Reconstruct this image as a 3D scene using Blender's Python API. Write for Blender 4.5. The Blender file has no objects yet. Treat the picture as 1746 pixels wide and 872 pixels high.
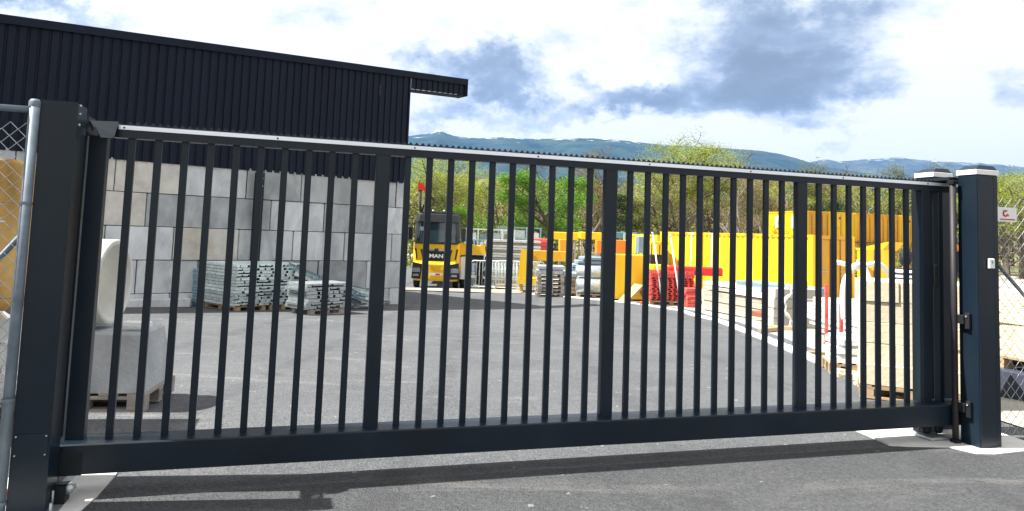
import bpy, math, random
from mathutils import Vector, Matrix
random.seed(7)
SC = bpy.context.scene
COL = SC.collection
PI = math.pi

# ------------------------------------------------------------------ camera
F_, PITCH, ROLL, CX, CY = 1200.0, .076, .036, 873.0, 308.0
EYE = Vector((0, 0, 1.55))
_c, _s = math.cos(PITCH), math.sin(PITCH)
FW = Vector((0, _c, _s)); _U = Vector((0, -_s, _c)); _X = Vector((1, 0, 0))
RT = math.cos(ROLL)*_X + math.sin(ROLL)*_U
UP = -math.sin(ROLL)*_X + math.cos(ROLL)*_U
cam = bpy.data.cameras.new('camera'); camo = bpy.data.objects.new('camera', cam); COL.objects.link(camo)
camo.matrix_world = Matrix(((RT.x, UP.x, -FW.x, EYE.x), (RT.y, UP.y, -FW.y, EYE.y), (RT.z, UP.z, -FW.z, EYE.z), (0, 0, 0, 1)))
cam.sensor_width = 36; cam.lens = F_/1746*36; cam.shift_y = -(436-CY)/1746
cam.clip_start = .05; cam.clip_end = 40000
SC.camera = camo
SC.view_settings.view_transform = 'Standard'; SC.view_settings.look = 'None'
SC.view_settings.exposure = 1.4; SC.view_settings.gamma = 1.0
SC.render.engine = 'CYCLES'

# ------------------------------------------------------------------ sun and sky
SUNV = Vector((-.671, -.097, 1.0)).normalized()
sl = bpy.data.lights.new('sun', 'SUN'); sl.energy = 5.0; sl.angle = math.radians(.5); sl.color = (1, .975, .93)
so = bpy.data.objects.new('sun', sl); COL.objects.link(so); so.location = (0, 0, 30)
so.rotation_euler = (-SUNV).to_track_quat('-Z', 'Y').to_euler()

def ray(px, py):
    return FW + (px-CX)/F_*RT + (CY-py)/F_*UP

W = bpy.data.worlds.new('World'); SC.world = W; W.use_nodes = True
def build_world():
    nt = W.node_tree; N = nt.nodes; L = nt.links; N.clear()
    out = N.new('ShaderNodeOutputWorld'); bg = N.new('ShaderNodeBackground'); L.new(bg.outputs[0], out.inputs[0])
    bg.inputs[1].default_value = .1
    sky = N.new('ShaderNodeTexSky'); sky.sky_type = 'NISHITA'; sky.sun_disc = False
    sky.sun_elevation = math.asin(SUNV.z); sky.sun_rotation = math.atan2(SUNV.x, SUNV.y)
    tc = N.new('ShaderNodeTexCoord')
    def mp(scale, loc=(0, 0, 0)):
        m = N.new('ShaderNodeMapping'); m.inputs['Scale'].default_value = scale; m.inputs['Location'].default_value = loc
        L.new(tc.outputs['Generated'], m.inputs['Vector']); return m.outputs[0]
    def noise(vec, sc, det, rough, dist=0.):
        n = N.new('ShaderNodeTexNoise'); n.inputs['Scale'].default_value = sc; n.inputs['Detail'].default_value = det
        n.inputs['Roughness'].default_value = rough; n.inputs['Distortion'].default_value = dist
        L.new(vec, n.inputs['Vector']); return n
    def math_(op, a, b=None, c=None, clamp=False):
        m = N.new('ShaderNodeMath'); m.operation = op; m.use_clamp = clamp
        for i, v in enumerate((a, b, c)):
            if v is None: continue
            if isinstance(v, (int, float)): m.inputs[i].default_value = v
            else: L.new(v, m.inputs[i])
        return m.outputs[0]
    def rng(v, a, b, c=0., d=1.):
        m = N.new('ShaderNodeMapRange'); m.interpolation_type = 'SMOOTHSTEP'
        L.new(v, m.inputs[0]); m.inputs[1].default_value = a; m.inputs[2].default_value = b
        m.inputs[3].default_value = c; m.inputs[4].default_value = d; return m.outputs[0]
    base = mp((1, 1, 1.9), (3.1, .4, .2))
    big = noise(base, 3.0, 10, .60, .15).outputs[0]
    fine = noise(base, 11., 10, .66, .1).outputs[0]
    lift = noise(mp((1, 1, 1.9), (3.1, .4, .17)), 3.0, 10, .60, .15).outputs[0]      # the same field a little lower: lit rims, shaded bases
    wn = noise(mp((1, 1, 1.5)), 6.0, 9, .66, .1)
    add = N.new('ShaderNodeVectorMath'); add.operation = 'MULTIPLY_ADD'
    L.new(wn.outputs[1], add.inputs[0]); add.inputs[1].default_value = (.30, .0, .24); L.new(tc.outputs['Generated'], add.inputs[2])
    acc = None
    #           px    py   rx    rz   strength
    banks = [(1300, 150, .150, .060, 1.0), (1340, 60, .13, .07, .70), (1190, 100, .10, .05, .55), (1090, 175, .10, .032, .75), (960, 185, .14, .03, .5),
             (850, 125, .10, .042, .8), (920, 60, .14, .05, .42), (1750, 150, .06, .05, .6), (600, 40, .12, .04, .35), (20, 10, .12, .02, .5), (760, 190, .12, .025, .45),
             (1130, 30, .10, .05, .45), (1500, 60, .10, .10, .25), (1420, 240, .12, .02, .35)]
    for px, py, rx, rz, st in banks:
        d = ray(px, py).normalized() + Vector((.15, 0, .12))
        sb = N.new('ShaderNodeVectorMath'); sb.operation = 'SUBTRACT'; L.new(add.outputs[0], sb.inputs[0]); sb.inputs[1].default_value = d
        ml = N.new('ShaderNodeVectorMath'); ml.operation = 'MULTIPLY'; L.new(sb.outputs[0], ml.inputs[0])
        ml.inputs[1].default_value = (1/rx, .9/rx, 1/rz)
        ln = N.new('ShaderNodeVectorMath'); ln.operation = 'LENGTH'; L.new(ml.outputs[0], ln.inputs[0])
        v = rng(ln.outputs[1], .1, 1.6, st, 0.)
        acc = v if acc is None else math_('MAXIMUM', acc, v)
    t = math_('ADD', math_('MULTIPLY', acc, .72), math_('MULTIPLY', math_('SUBTRACT', big, .5), 1.25))
    t = math_('ADD', t, math_('MULTIPLY', math_('SUBTRACT', fine, .5), .5))
    t = math_('ADD', t, math_('MULTIPLY', math_('SUBTRACT', lift, big), 1.7))
    dark = rng(t, .0, .80)
    cr = N.new('ShaderNodeValToRGB'); L.new(dark, cr.inputs[0])
    e = cr.color_ramp.elements; e[0].position = .1; e[0].color = (4.5, 4.5, 4.5, 1); e[1].position = 1; e[1].color = (1.2, 1.42, 1.7, 1)
    for p, c in ((.25, (3.7, 3.85, 4.0, 1)), (.45, (2.7, 3.0, 3.4, 1)), (.68, (1.7, 2.05, 2.6, 1))):
        k = e.new(p); k.color = c
    # thin openings where the blue shows
    gap = rng(noise(mp((1, 1, 1.9), (7.7, 2.2, 5.1)), 3.1, 8, .65, .3).outputs[0], .62, .76, 0., .5)
    mx = N.new('ShaderNodeMix'); mx.data_type = 'RGBA'; L.new(gap, mx.inputs[0]); L.new(cr.outputs[0], mx.inputs[6])
    tint = N.new('ShaderNodeMix'); tint.data_type = 'RGBA'; tint.blend_type = 'MULTIPLY'; tint.inputs[0].default_value = 1
    L.new(sky.outputs[0], tint.inputs[6]); tint.inputs[7].default_value = (.9, .95, 1.0, 1)
    L.new(tint.outputs[2], mx.inputs[7]); L.new(mx.outputs[2], bg.inputs[0])
build_world()

# ------------------------------------------------------------------ materials
MATS = {}
def mat(name, col, rough=.7, metal=0., var=.15, scale=6., bump=.0, bscale=60., col2=None, spec=.5, stretch=(1, 1, 1), dirt=0., dirtcol=(.12, .10, .08), coord='Object', perobj=0.):
    if name in MATS: return MATS[name]
    m = bpy.data.materials.new(name); m.use_nodes = True; MATS[name] = m
    nt = m.node_tree; N = nt.nodes; L = nt.links; b = N['Principled BSDF']
    b.inputs['Roughness'].default_value = rough; b.inputs['Metallic'].default_value = metal
    b.inputs['Specular IOR Level'].default_value = spec
    tc = N.new('ShaderNodeTexCoord'); mp = N.new('ShaderNodeMapping'); mp.inputs['Scale'].default_value = stretch
    L.new(tc.outputs[coord], mp.inputs[0])
    oi = N.new('ShaderNodeObjectInfo')
    cmb = N.new('ShaderNodeVectorMath'); cmb.operation = 'ADD'; L.new(mp.outputs[0], cmb.inputs[0])
    sc_ = N.new('ShaderNodeMath'); sc_.operation = 'MULTIPLY'; sc_.inputs[1].default_value = 37.; L.new(oi.outputs['Random'], sc_.inputs[0])
    L.new(sc_.outputs[0], cmb.inputs[1])
    n = N.new('ShaderNodeTexNoise'); n.inputs['Scale'].default_value = scale; n.inputs['Detail'].default_value = 8; n.inputs['Roughness'].default_value = .62
    L.new(cmb.outputs[0], n.inputs['Vector'])
    r = N.new('ShaderNodeMapRange'); r.inputs[1].default_value = .3; r.inputs[2].default_value = .7; L.new(n.outputs[0], r.inputs[0])
    mx = N.new('ShaderNodeMix'); mx.data_type = 'RGBA'
    c2 = col2 or tuple(max(0, c*(1+var)) for c in col); c1 = col if col2 else tuple(max(0, c*(1-var)) for c in col)
    L.new(r.outputs[0], mx.inputs[0]); mx.inputs[6].default_value = (*c1, 1); mx.inputs[7].default_value = (*c2, 1)
    cur = mx.outputs[2]
    if perobj:
        pr = N.new('ShaderNodeMapRange'); L.new(oi.outputs['Random'], pr.inputs[0]); pr.inputs[3].default_value = 1-perobj; pr.inputs[4].default_value = 1+perobj
        hs = N.new('ShaderNodeHueSaturation'); L.new(pr.outputs[0], hs.inputs['Value']); L.new(cur, hs.inputs['Color']); cur = hs.outputs[0]
    if dirt:
        n2 = N.new('ShaderNodeTexNoise'); n2.inputs['Scale'].default_value = scale*.45; n2.inputs['Detail'].default_value = 9; n2.inputs['Roughness'].default_value = .7
        n2.inputs['Distortion'].default_value = .6
        L.new(cmb.outputs[0], n2.inputs['Vector'])
        r2 = N.new('ShaderNodeMapRange'); r2.inputs[1].default_value = .47; r2.inputs[2].default_value = .70; r2.inputs[4].default_value = dirt; L.new(n2.outputs[0], r2.inputs[0])
        m2 = N.new('ShaderNodeMix'); m2.data_type = 'RGBA'; L.new(r2.outputs[0], m2.inputs[0]); L.new(cur, m2.inputs[6]); m2.inputs[7].default_value = (*dirtcol, 1)
        cur = m2.outputs[2]
    L.new(cur, b.inputs['Base Color'])
    if bump:
        n3 = N.new('ShaderNodeTexNoise'); n3.inputs['Scale'].default_value = bscale; n3.inputs['Detail'].default_value = 5; L.new(cmb.outputs[0], n3.inputs['Vector'])
        bp = N.new('ShaderNodeBump'); bp.inputs['Strength'].default_value = bump; bp.inputs['Distance'].default_value = .02
        L.new(n3.outputs[0], bp.inputs['Height']); L.new(bp.outputs[0], b.inputs['Normal'])
    return m

M = dict(
    anthra=mat('anthracite_paint', (.0060, .0128, .0215), .33, 0, .2, 2.2, .05, 300, spec=.27, dirt=.45, dirtcol=(.018, .026, .034)),
    anthra_dark=mat('anthracite_dark', (.006, .009, .013), .55, 0, .2, 4, spec=.25),
    alu=mat('brushed_aluminium', (.80, .83, .90), .35, .5, .06, 5, stretch=(.3, 4, 4), dirt=.2, dirtcol=(.45, .46, .5)),
    galv=mat('galvanised_steel', (.42, .46, .47), .45, .75, .25, 14, .05, 80, dirt=.25, dirtcol=(.25, .26, .26)),
    galv_pale=mat('weathered_galvanised_steel', (.60, .68, .67), .5, .25, .28, 9, .1, 40, dirt=.35, dirtcol=(.22, .25, .26), perobj=.2),
    clad=mat('dark_blue_cladding', (.0065, .010, .021), .55, 0, .2, 1.2, spec=.14, stretch=(2, 2, .25), dirt=.3, dirtcol=(.014, .019, .032)),
    black=mat('black_rubber', (.012, .012, .013), .75, 0, .3, 12),
    blackgloss=mat('black_gloss_plastic', (.015, .016, .018), .3, 0, .2, 6),
    white=mat('white_plastic', (.78, .78, .76), .45, 0, .04, 8, dirt=.12, dirtcol=(.5, .48, .42)),
    whitepaint=mat('white_painted_steel', (.75, .75, .73), .5, 0, .06, 5, dirt=.2, dirtcol=(.4, .38, .34)),
    conc=mat('concrete_block_face', (.47, .485, .49), .85, 0, .22, 1.6, .25, 22, dirt=.75, dirtcol=(.17, .19, .215), perobj=.27, stretch=(1, 1, .55)),
    conc_warm=mat('stained_concrete_face', (.50, .485, .445), .85, 0, .2, 1.8, .25, 22, dirt=.55, dirtcol=(.27, .21, .13), perobj=.15),
    conc_dark=mat('damp_concrete_face', (.36, .375, .38), .85, 0, .3, 2.6, .3, 20, dirt=.75, dirtcol=(.18, .195, .21), perobj=.1, stretch=(1, 1, .6)),
    conc_light=mat('light_precast_concrete', (.38, .40, .41), .8, 0, .2, 3, .5, 26, dirt=.5, dirtcol=(.24, .25, .25)),
    kerb=mat('pale_kerb_concrete', (.62, .61, .57), .8, 0, .12, 4, .2, 30, dirt=.3, dirtcol=(.4, .38, .34)),
    wood=mat('pale_pallet_wood', (.40, .28, .155), .8, 0, .3, 5, .15, 60, stretch=(.5, 4, 4), dirt=.4, dirtcol=(.24, .17, .11), perobj=.2),
    greywood=mat('weathered_grey_wood', (.30, .27, .24), .85, 0, .3, 5, .15, 60, stretch=(.5, 4, 4), dirt=.4, dirtcol=(.14, .12, .10), perobj=.25),
    stone=mat('cream_stone', (.62, .53, .37), .85, 0, .12, 3, .3, 25, dirt=.3, dirtcol=(.45, .37, .25), perobj=.08),
    yellow=mat('yellow_container_paint', (.84, .52, .006), .5, 0, .08, 2, stretch=(1, 1, .3), dirt=.4, dirtcol=(.52, .30, .03), perobj=.03),
    ochre=mat('ochre_and_shaded_yellow', (.66, .33, .012), .5, 0, .1, 2, stretch=(1, 1, .3), dirt=.4, dirtcol=(.42, .20, .02), perobj=.12),  # on container ends and doors: the yellow with its shade put into the colour
    tyellow=mat('yellow_vehicle_paint', (.83, .50, .010), .3, 0, .05, 2, dirt=.1, dirtcol=(.45, .3, .05)),
    rust=mat('rusty_edge_steel', (.20, .07, .03), .8, 0, .3, 8),
    red=mat('bright_red_plastic', (.72, .02, .015), .5, 0, .1, 6),
    redmat=mat('faded_red_plastic', (.62, .09, .07), .6, 0, .25, 12, .2, 60, perobj=.12),
    orange=mat('orange_plastic', (.85, .20, .012), .5, 0, .08, 4),
    tan=mat('tan_tarpaulin', (.56, .33, .085), .7, 0, .2, 2.5, .5, 7, dirt=.3, dirtcol=(.36, .2, .06)),
    glass=mat('dark_cab_glass', (.02, .035, .045), .06, 0, .3, 1.5, spec=.9),
    chrome=mat('headlamp_glass', (.55, .6, .62), .12, .7, .1, 8),
    bluegrey=mat('blue_grey_sheet', (.22, .32, .38), .5, .2, .15, 3, dirt=.3, dirtcol=(.3, .32, .33), perobj=.2),
    teal=mat('teal_roof_sheet', (.08, .22, .25), .5, 0, .15, 3),
    skin=mat('skin', (.55, .32, .23), .6, 0, .05, 8), hair=mat('dark_hair', (.01, .009, .009), .6, 0, .3, 30, .6, 90),
    navy=mat('navy_trousers', (.03, .035, .06), .8, 0, .2, 8),
    bark=mat('bark', (.11, .085, .06), .9, 0, .3, 9, .3, 20),
    barkpale=mat('pale_bark', (.22, .19, .14), .9, 0, .3, 9, .3, 20),
    green=mat('green_plastic', (.05, .35, .12), .5), stamp=mat('rust_red_print', (.5, .03, .03), .5),
    lavender=mat('mauve_petals', (.35, .22, .5), .7, 0, .3, 10),
    plastic=mat('white_stretch_wrap', (.70, .70, .67), .35, 0, .05, 4, .6, 9, dirt=.2, dirtcol=(.5, .47, .4)),
    pipe=mat('white_conduit', (.78, .76, .70), .45, 0, .05, 6),
)
def leafmat(name, a, b, rough=.6):
    m = bpy.data.materials.new(name); m.use_nodes = True
    nt = m.node_tree; N = nt.nodes; L = nt.links; p = N['Principled BSDF']; p.inputs['Roughness'].default_value = rough
    p.inputs['Specular IOR Level'].default_value = .2
    g = N.new('ShaderNodeNewGeometry'); mx = N.new('ShaderNodeMix'); mx.data_type = 'RGBA'
    L.new(g.outputs['Random Per Island'], mx.inputs[0]); mx.inputs[6].default_value = (*a, 1); mx.inputs[7].default_value = (*b, 1)
    L.new(mx.outputs[2], p.inputs['Base Color'])
    tr = N.new('ShaderNodeBsdfTranslucent'); L.new(mx.outputs[2], tr.inputs[0])
    ms = N.new('ShaderNodeMixShader'); ms.inputs[0].default_value = .35
    L.new(p.outputs[0], ms.inputs[1]); L.new(tr.outputs[0], ms.inputs[2]); L.new(ms.outputs[0], N['Material Output'].inputs[0])
    return m
LEAF = dict(yel=leafmat('spring_yellow_leaves', (.17, .23, .02), (.38, .43, .04)),
            green=leafmat('fresh_green_leaves', (.06, .17, .012), (.17, .34, .02)),
            olive=leafmat('olive_leaves', (.06, .085, .018), (.19, .20, .035)),
            dark=leafmat('dark_evergreen_leaves', (.018, .04, .014), (.05, .085, .025)),
            brown=leafmat('budding_brown_twigs', (.11, .085, .04), (.27, .21, .085)))

# ------------------------------------------------------------------ mesh helpers
class MB:
    def __init__(s): s.v = []; s.f = []; s.smooth = set()
    def add(s, vs, fs, smooth=False):
        o = len(s.v); s.v += [tuple(v) for v in vs]
        for f in fs:
            if smooth: s.smooth.add(len(s.f))
            s.f.append(tuple(i+o for i in f))
        return s
    def box(s, a, b, mtx=None):
        x0, y0, z0 = a; x1, y1, z1 = b
        vs = [Vector(p) for p in ((x0, y0, z0), (x1, y0, z0), (x1, y1, z0), (x0, y1, z0), (x0, y0, z1), (x1, y0, z1), (x1, y1, z1), (x0, y1, z1))]
        if mtx: vs = [mtx @ v for v in vs]
        return s.add(vs, [(0, 3, 2, 1), (4, 5, 6, 7), (0, 1, 5, 4), (1, 2, 6, 5), (2, 3, 7, 6), (3, 0, 4, 7)])
    def cbox(s, a, b, c=.006, mtx=None):
        # box with chamfered vertical edges and a chamfered top
        x0, y0, z0 = a; x1, y1, z1 = b
        def ring(i, z): return [Vector(p) for p in ((x0+c+i, y0+i, z), (x1-c-i, y0+i, z), (x1-i, y0+c+i, z), (x1-i, y1-c-i, z), (x1-c-i, y1-i, z), (x0+c+i, y1-i, z), (x0+i, y1-c-i, z), (x0+i, y0+c+i, z))]
        vs = ring(0, z0)+ring(0, z1-c)+ring(c, z1)
        if mtx: vs = [mtx @ v for v in vs]
        fs = [tuple(range(7, -1, -1)), tuple(range(16, 24))]
        for k in (0, 8):
            for i in range(8): fs.append((k+i, k+(i+1) % 8, k+8+(i+1) % 8, k+8+i))
        return s.add(vs, fs)
    def tube(s, pts, r, n=6, caps=True, smooth=True):
        pts = [Vector(p) for p in pts]; m = len(pts); rs = r if isinstance(r, (list, tuple)) else [r]*m
        vs = []
        prev = None
        for i, p in enumerate(pts):
            d = (pts[min(i+1, m-1)]-pts[max(i-1, 0)]).normalized()
            if prev is None:
                a = d.orthogonal().normalized()
            else:
                a = (prev-d*prev.dot(d)); a = a.normalized() if a.length > 1e-6 else d.orthogonal().normalized()
            prev = a; b = d.cross(a)
            for k in range(n):
                t = 2*PI*k/n; vs.append(p+(a*math.cos(t)+b*math.sin(t))*rs[i])
        fs = [(i*n+k, i*n+(k+1) % n, (i+1)*n+(k+1) % n, (i+1)*n+k) for i in range(m-1) for k in range(n)]
        s.add(vs, fs, smooth)
        if caps:
            o = len(s.v)-len(vs)
            s.f.append(tuple(o+k for k in range(n-1, -1, -1))); s.f.append(tuple(o+(m-1)*n+k for k in range(n)))
        return s
    def prism(s, poly, d):
        # poly: list of points, extruded by vector d
        p = [Vector(q) for q in poly]; d = Vector(d); n = len(p)
        fs = [tuple(range(n-1, -1, -1)), tuple(range(n, 2*n))]+[(i, (i+1) % n, n+(i+1) % n, n+i) for i in range(n)]
        return s.add(p+[q+d for q in p], fs)
    def lathe(s, prof, c=(0, 0, 0), axis='z', n=24):
        vs = []
        for r, h in prof:
            for k in range(n):
                t = 2*PI*k/n; a, b = r*math.cos(t), r*math.sin(t)
                vs.append({'z': (c[0]+a, c[1]+b, c[2]+h), 'y': (c[0]+a, c[1]+h, c[2]+b), 'x': (c[0]+h, c[1]+a, c[2]+b)}[axis])
        m = len(prof)
        return s.add(vs, [(i*n+k, i*n+(k+1) % n, (i+1)*n+(k+1) % n, (i+1)*n+k) for i in range(m-1) for k in range(n)], True)
    def mesh(s, name, m):
        me = bpy.data.meshes.new(name); me.from_pydata(s.v, [], s.f); me.update()
        if s.smooth:
            fl = [False]*len(s.f)
            for i in s.smooth: fl[i] = True
            me.polygons.foreach_set('use_smooth', fl)
        me.materials.append(m); return me
    def build(s, name, m, parent=None, loc=None, rz=0):
        o = bpy.data.objects.new(name, s.mesh(name, m)); COL.objects.link(o)
        if parent: o.parent = parent
        if loc is not None: o.location = loc
        if rz: o.rotation_euler.z = rz
        return o
def tag(o, label=None, cat=None, group=None, kind=None):
    for k, v in (('label', label), ('category', cat), ('group', group), ('kind', kind)):
        if v: o[k] = v
    return o
def thing(name, label, cat, loc=(0, 0, 0), rz=0, group=None, kind=None):
    o = bpy.data.objects.new(name, None); o.empty_display_size = .2; COL.objects.link(o)
    o.location = loc; o.rotation_euler = (0, 0, rz); return tag(o, label, cat, group, kind)
def inst(src, name=None, parent=None, loc=None, rot=None):
    o = src.copy(); COL.objects.link(o)
    if name: o.name = name
    if parent: o.parent = parent
    if loc is not None: o.location = loc
    if rot is not None: o.rotation_euler = rot
    return o
def ctree(src, label=None, loc=None, rz=None):
    c = src.copy(); COL.objects.link(c)
    if loc is not None: c.location = loc
    if rz is not None: c.rotation_euler = (0, 0, rz)
    if label: c['label'] = label
    for ch in list(src.children):
        d = ch.copy(); COL.objects.link(d); d.parent = c
        for g in list(ch.children):
            e = g.copy(); COL.objects.link(e); e.parent = d
    return c

# ------------------------------------------------------------------ the lie of the land
def sm(a, b, x):
    t = min(1, max(0, (x-a)/(b-a))); return t*t*(3-2*t)
def gz(x, y):
    z = 0.
    if y > 6: z = -.0433*(min(y, 21)-6)
    if y > 21: z -= .037*(min(y, 32)-21)*(1-sm(-2, 5, x))
    return z
def P(px, py, Y):
    r = ray(px, py); return EYE + r*(Y/r.y)
def G(px, py):                                   # the ground point seen at a place of the view
    r = ray(px, py); lo, hi = .5, 400.
    for _ in range(60):
        m = (lo+hi)/2; p = EYE+r*(m/r.y)
        if p.z > gz(p.x, p.y): lo = m
        else: hi = m
    p = EYE+r*(lo/r.y); return Vector((p.x, p.y, gz(p.x, p.y)))
def lerp(a, b, t): return a+(b-a)*t
def interp(x, tab):
    if x <= tab[0][0]: return tab[0][1]
    for (a, b), (c, d) in zip(tab, tab[1:]):
        if x <= c: return b+(d-b)*(x-a)/(c-a)
    return tab[-1][1]

def grid_sheet(name, xs, ys, zf, m, **kw):
    v = []; f = []
    for y in ys:
        for x in xs(y): v.append((x, y, zf(x, y)))
    n = len(xs(ys[0]))
    for j in range(len(ys)-1):
        for i in range(n-1): f.append((j*n+i, j*n+i+1, (j+1)*n+i+1, (j+1)*n+i))
    b = MB(); b.add(v, f); o = b.build(name, m); return tag(o, kind='structure', **kw)

def ground_material():
    m = mat('meadow_soil', (.13, .13, .05), .95, 0, .3, .05, .4, 3, col2=(.20, .17, .09), dirt=.5, dirtcol=(.10, .13, .035)); return m
big = [-9000, -4000, -1500, -600, -250, -120, -70]+list(range(-50, 51, 2))+[70, 120, 250, 600, 1500, 4000, 9000]
bigy = [-300, -100, -40, -20]+[i*1.0 for i in range(-10, 41)]+[50, 70, 110, 200, 500, 1200, 3000, 6000, 9500]
grid_sheet('ground', lambda y: big, bigy, lambda x, y: gz(x, y)-.03, ground_material())

KERB = [G(1575, 692), G(1560, 685), G(1480, 652), G(1400, 620), G(1310, 582), G(1225, 548), G(1160, 530), G(1090, 519), G(1000, 510), G(900, 502), G(800, 496)]
ktab = sorted((p.y, p.x) for p in KERB)
def xr(y):
    if y < 5.9: return 40.
    if y < ktab[0][0]: return ktab[0][1]+.3
    return interp(y, ktab) if y < ktab[-1][0] else ktab[-1][1]

def asphalt_material(nm='worn_asphalt', K=1., seed=0.):
    m = bpy.data.materials.new(nm); m.use_nodes = True; nt = m.node_tree; N = nt.nodes; L = nt.links; b = N['Principled BSDF']
    b.inputs['Roughness'].default_value = .85; b.inputs['Specular IOR Level'].default_value = .35
    tc = N.new('ShaderNodeTexCoord')
    def noise(sc, det=6, ro=.6, st=(1, 1, 1), ds=0.):
        mp = N.new('ShaderNodeMapping'); mp.inputs['Scale'].default_value = st; mp.inputs['Location'].default_value = (seed, seed, 0); L.new(tc.outputs['Object'], mp.inputs[0])
        n = N.new('ShaderNodeTexNoise'); n.inputs['Scale'].default_value = sc; n.inputs['Detail'].default_value = det; n.inputs['Roughness'].default_value = ro
        n.inputs['Distortion'].default_value = ds; L.new(mp.outputs[0], n.inputs['Vector']); return n.outputs[0]
    def rng(v, a, b_, c=0., d=1.):
        r = N.new('ShaderNodeMapRange'); L.new(v, r.inputs[0]); r.inputs[1].default_value = a; r.inputs[2].default_value = b_; r.inputs[3].default_value = c; r.inputs[4].default_value = d; return r.outputs[0]
    def mix(f, a, c):
        x = N.new('ShaderNodeMix'); x.data_type = 'RGBA'
        L.new(f, x.inputs[0])
        for i, q in ((6, a), (7, c)):
            if isinstance(q, tuple): x.inputs[i].default_value = (q[0]*K, q[1]*K, q[2]*K*1.05, 1)
            else: L.new(q, x.inputs[i])
        return x.outputs[2]
    c = mix(rng(noise(.45, 8, .65), .35, .65), (.090, .098, .098), (.140, .146, .143))
    c = mix(rng(noise(3.2, 6, .7, ds=.5), .5, .75, 0, .45), c, (.18, .184, .18))
    c = mix(rng(noise(1.1, 7, .7, (.35, 1.6, 1), .8), .56, .70, 0, .75), c, (.29, .28, .25))      # dusty smears along the driving line
    c = mix(rng(noise(.8, 5, .6, (1, 1, 1), 1.), .6, .72, 0, .55), c, (.068, .068, .074))           # damp or oily patches
    v = N.new('ShaderNodeTexVoronoi'); v.inputs['Scale'].default_value = 95; L.new(tc.outputs['Object'], v.inputs['Vector'])
    sep = N.new('ShaderNodeSeparateColor'); L.new(v.outputs['Color'], sep.inputs[0])
    c = mix(rng(sep.outputs[0], .55, 1.0, 0, .55), c, (.26, .25, .245))                              # the stones of the mix
    c = mix(rng(sep.outputs[1], .6, 1.0, 0, .65), c, (.035, .035, .04))
    c = mix(rng(noise(9, 3, .5), .71, .73, 0, .85), c, (.42, .40, .35))                               # loose pale grit
    # tyre marks: wide soft arcs; and a few hairline cracks
    wv = N.new('ShaderNodeTexWave'); wv.inputs['Scale'].default_value = .16; wv.inputs['Distortion'].default_value = 5.; wv.inputs['Detail'].default_value = 2; wv.inputs['Detail Scale'].default_value = .25; L.new(tc.outputs['Object'], wv.inputs['Vector'])
    tm = N.new('ShaderNodeMath'); tm.operation = 'MULTIPLY'; L.new(rng(wv.outputs[1], .93, .99, 0, .5), tm.inputs[0]); L.new(rng(noise(2.2, 5, .7), .4, .6), tm.inputs[1])
    c = mix(tm.outputs[0], c, (.06, .06, .062))
    vc = N.new('ShaderNodeTexVoronoi'); vc.feature = 'DISTANCE_TO_EDGE'; vc.inputs['Scale'].default_value = .35
    wa = N.new('ShaderNodeVectorMath'); wa.operation = 'MULTIPLY_ADD'; nn = N.new('ShaderNodeTexNoise'); nn.inputs['Scale'].default_value = 1.7; nn.inputs['Detail'].default_value = 6; L.new(tc.outputs['Object'], nn.inputs['Vector'])
    L.new(nn.outputs[1], wa.inputs[0]); wa.inputs[1].default_value = (.9, .9, 0); L.new(tc.outputs['Object'], wa.inputs[2]); L.new(wa.outputs[0], vc.inputs['Vector'])
    ck = N.new('ShaderNodeMath'); ck.operation = 'MULTIPLY'; L.new(rng(vc.outputs['Distance'], .0, .004, .8, 0.), ck.inputs[0]); L.new(rng(noise(.5, 3, .5), .52, .6), ck.inputs[1])
    c = mix(ck.outputs[0], c, (.03, .03, .032))
    L.new(c, b.inputs['Base Color'])
    bp = N.new('ShaderNodeBump'); bp.inputs['Strength'].default_value = .8; bp.inputs['Distance'].default_value = .008
    L.new(v.outputs['Distance'], bp.inputs['Height']); L.new(bp.outputs[0], b.inputs['Normal'])
    return m
ASPH = asphalt_material('worn_asphalt', .74)
STREET = asphalt_material('dark_street_asphalt', .46, 13.)
def frange(a, b, n): return [a+(b-a)*i/n for i in range(n+1)]
ysA = frange(-12, 5.899, 30)+[5.9+.001]+frange(6, 8, 8)[1:]+frange(8, 34, 60)[1:]+[40, 55]
grid_sheet('asphalt_yard', lambda y: frange(-45, xr(y), 60), ysA, lambda x, y: gz(x, y), ASPH)
_cy, _sy = math.cos(.292), math.sin(.292)
_b = MB(); _xs = frange(-14, 16, 60); _ys = [-16, -10, -6, -4, -3, -2, -1, -.5, -.135]; _v = []
for _y in _ys:
    for _x in _xs:
        _X = -2.268+_cy*_x-_sy*_y; _Y = 4.168+_sy*_x+_cy*_y; _v.append((_X, _Y, gz(_X, _Y)+.004))
_b.add(_v, [(j*61+i, j*61+i+1, (j+1)*61+i+1, (j+1)*61+i) for j in range(len(_ys)-1) for i in range(60)])
tag(_b.build('street', STREET), kind='structure')
# storage ground beyond the kerb
storage_mat = mat('pale_gravel_ground', (.34, .315, .265), .95, 0, .2, .6, .5, 14, dirt=.45, dirtcol=(.21, .185, .15))
ysG = frange(5.95, 8, 6)+frange(8, 36, 40)[1:]+[45, 60, 80]
grid_sheet('gravel_ground', lambda y: frange(xr(y)+.1 if y < 30 else -16, 46, 40), ysG, lambda x, y: gz(x, y)-.012, storage_mat)
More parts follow.
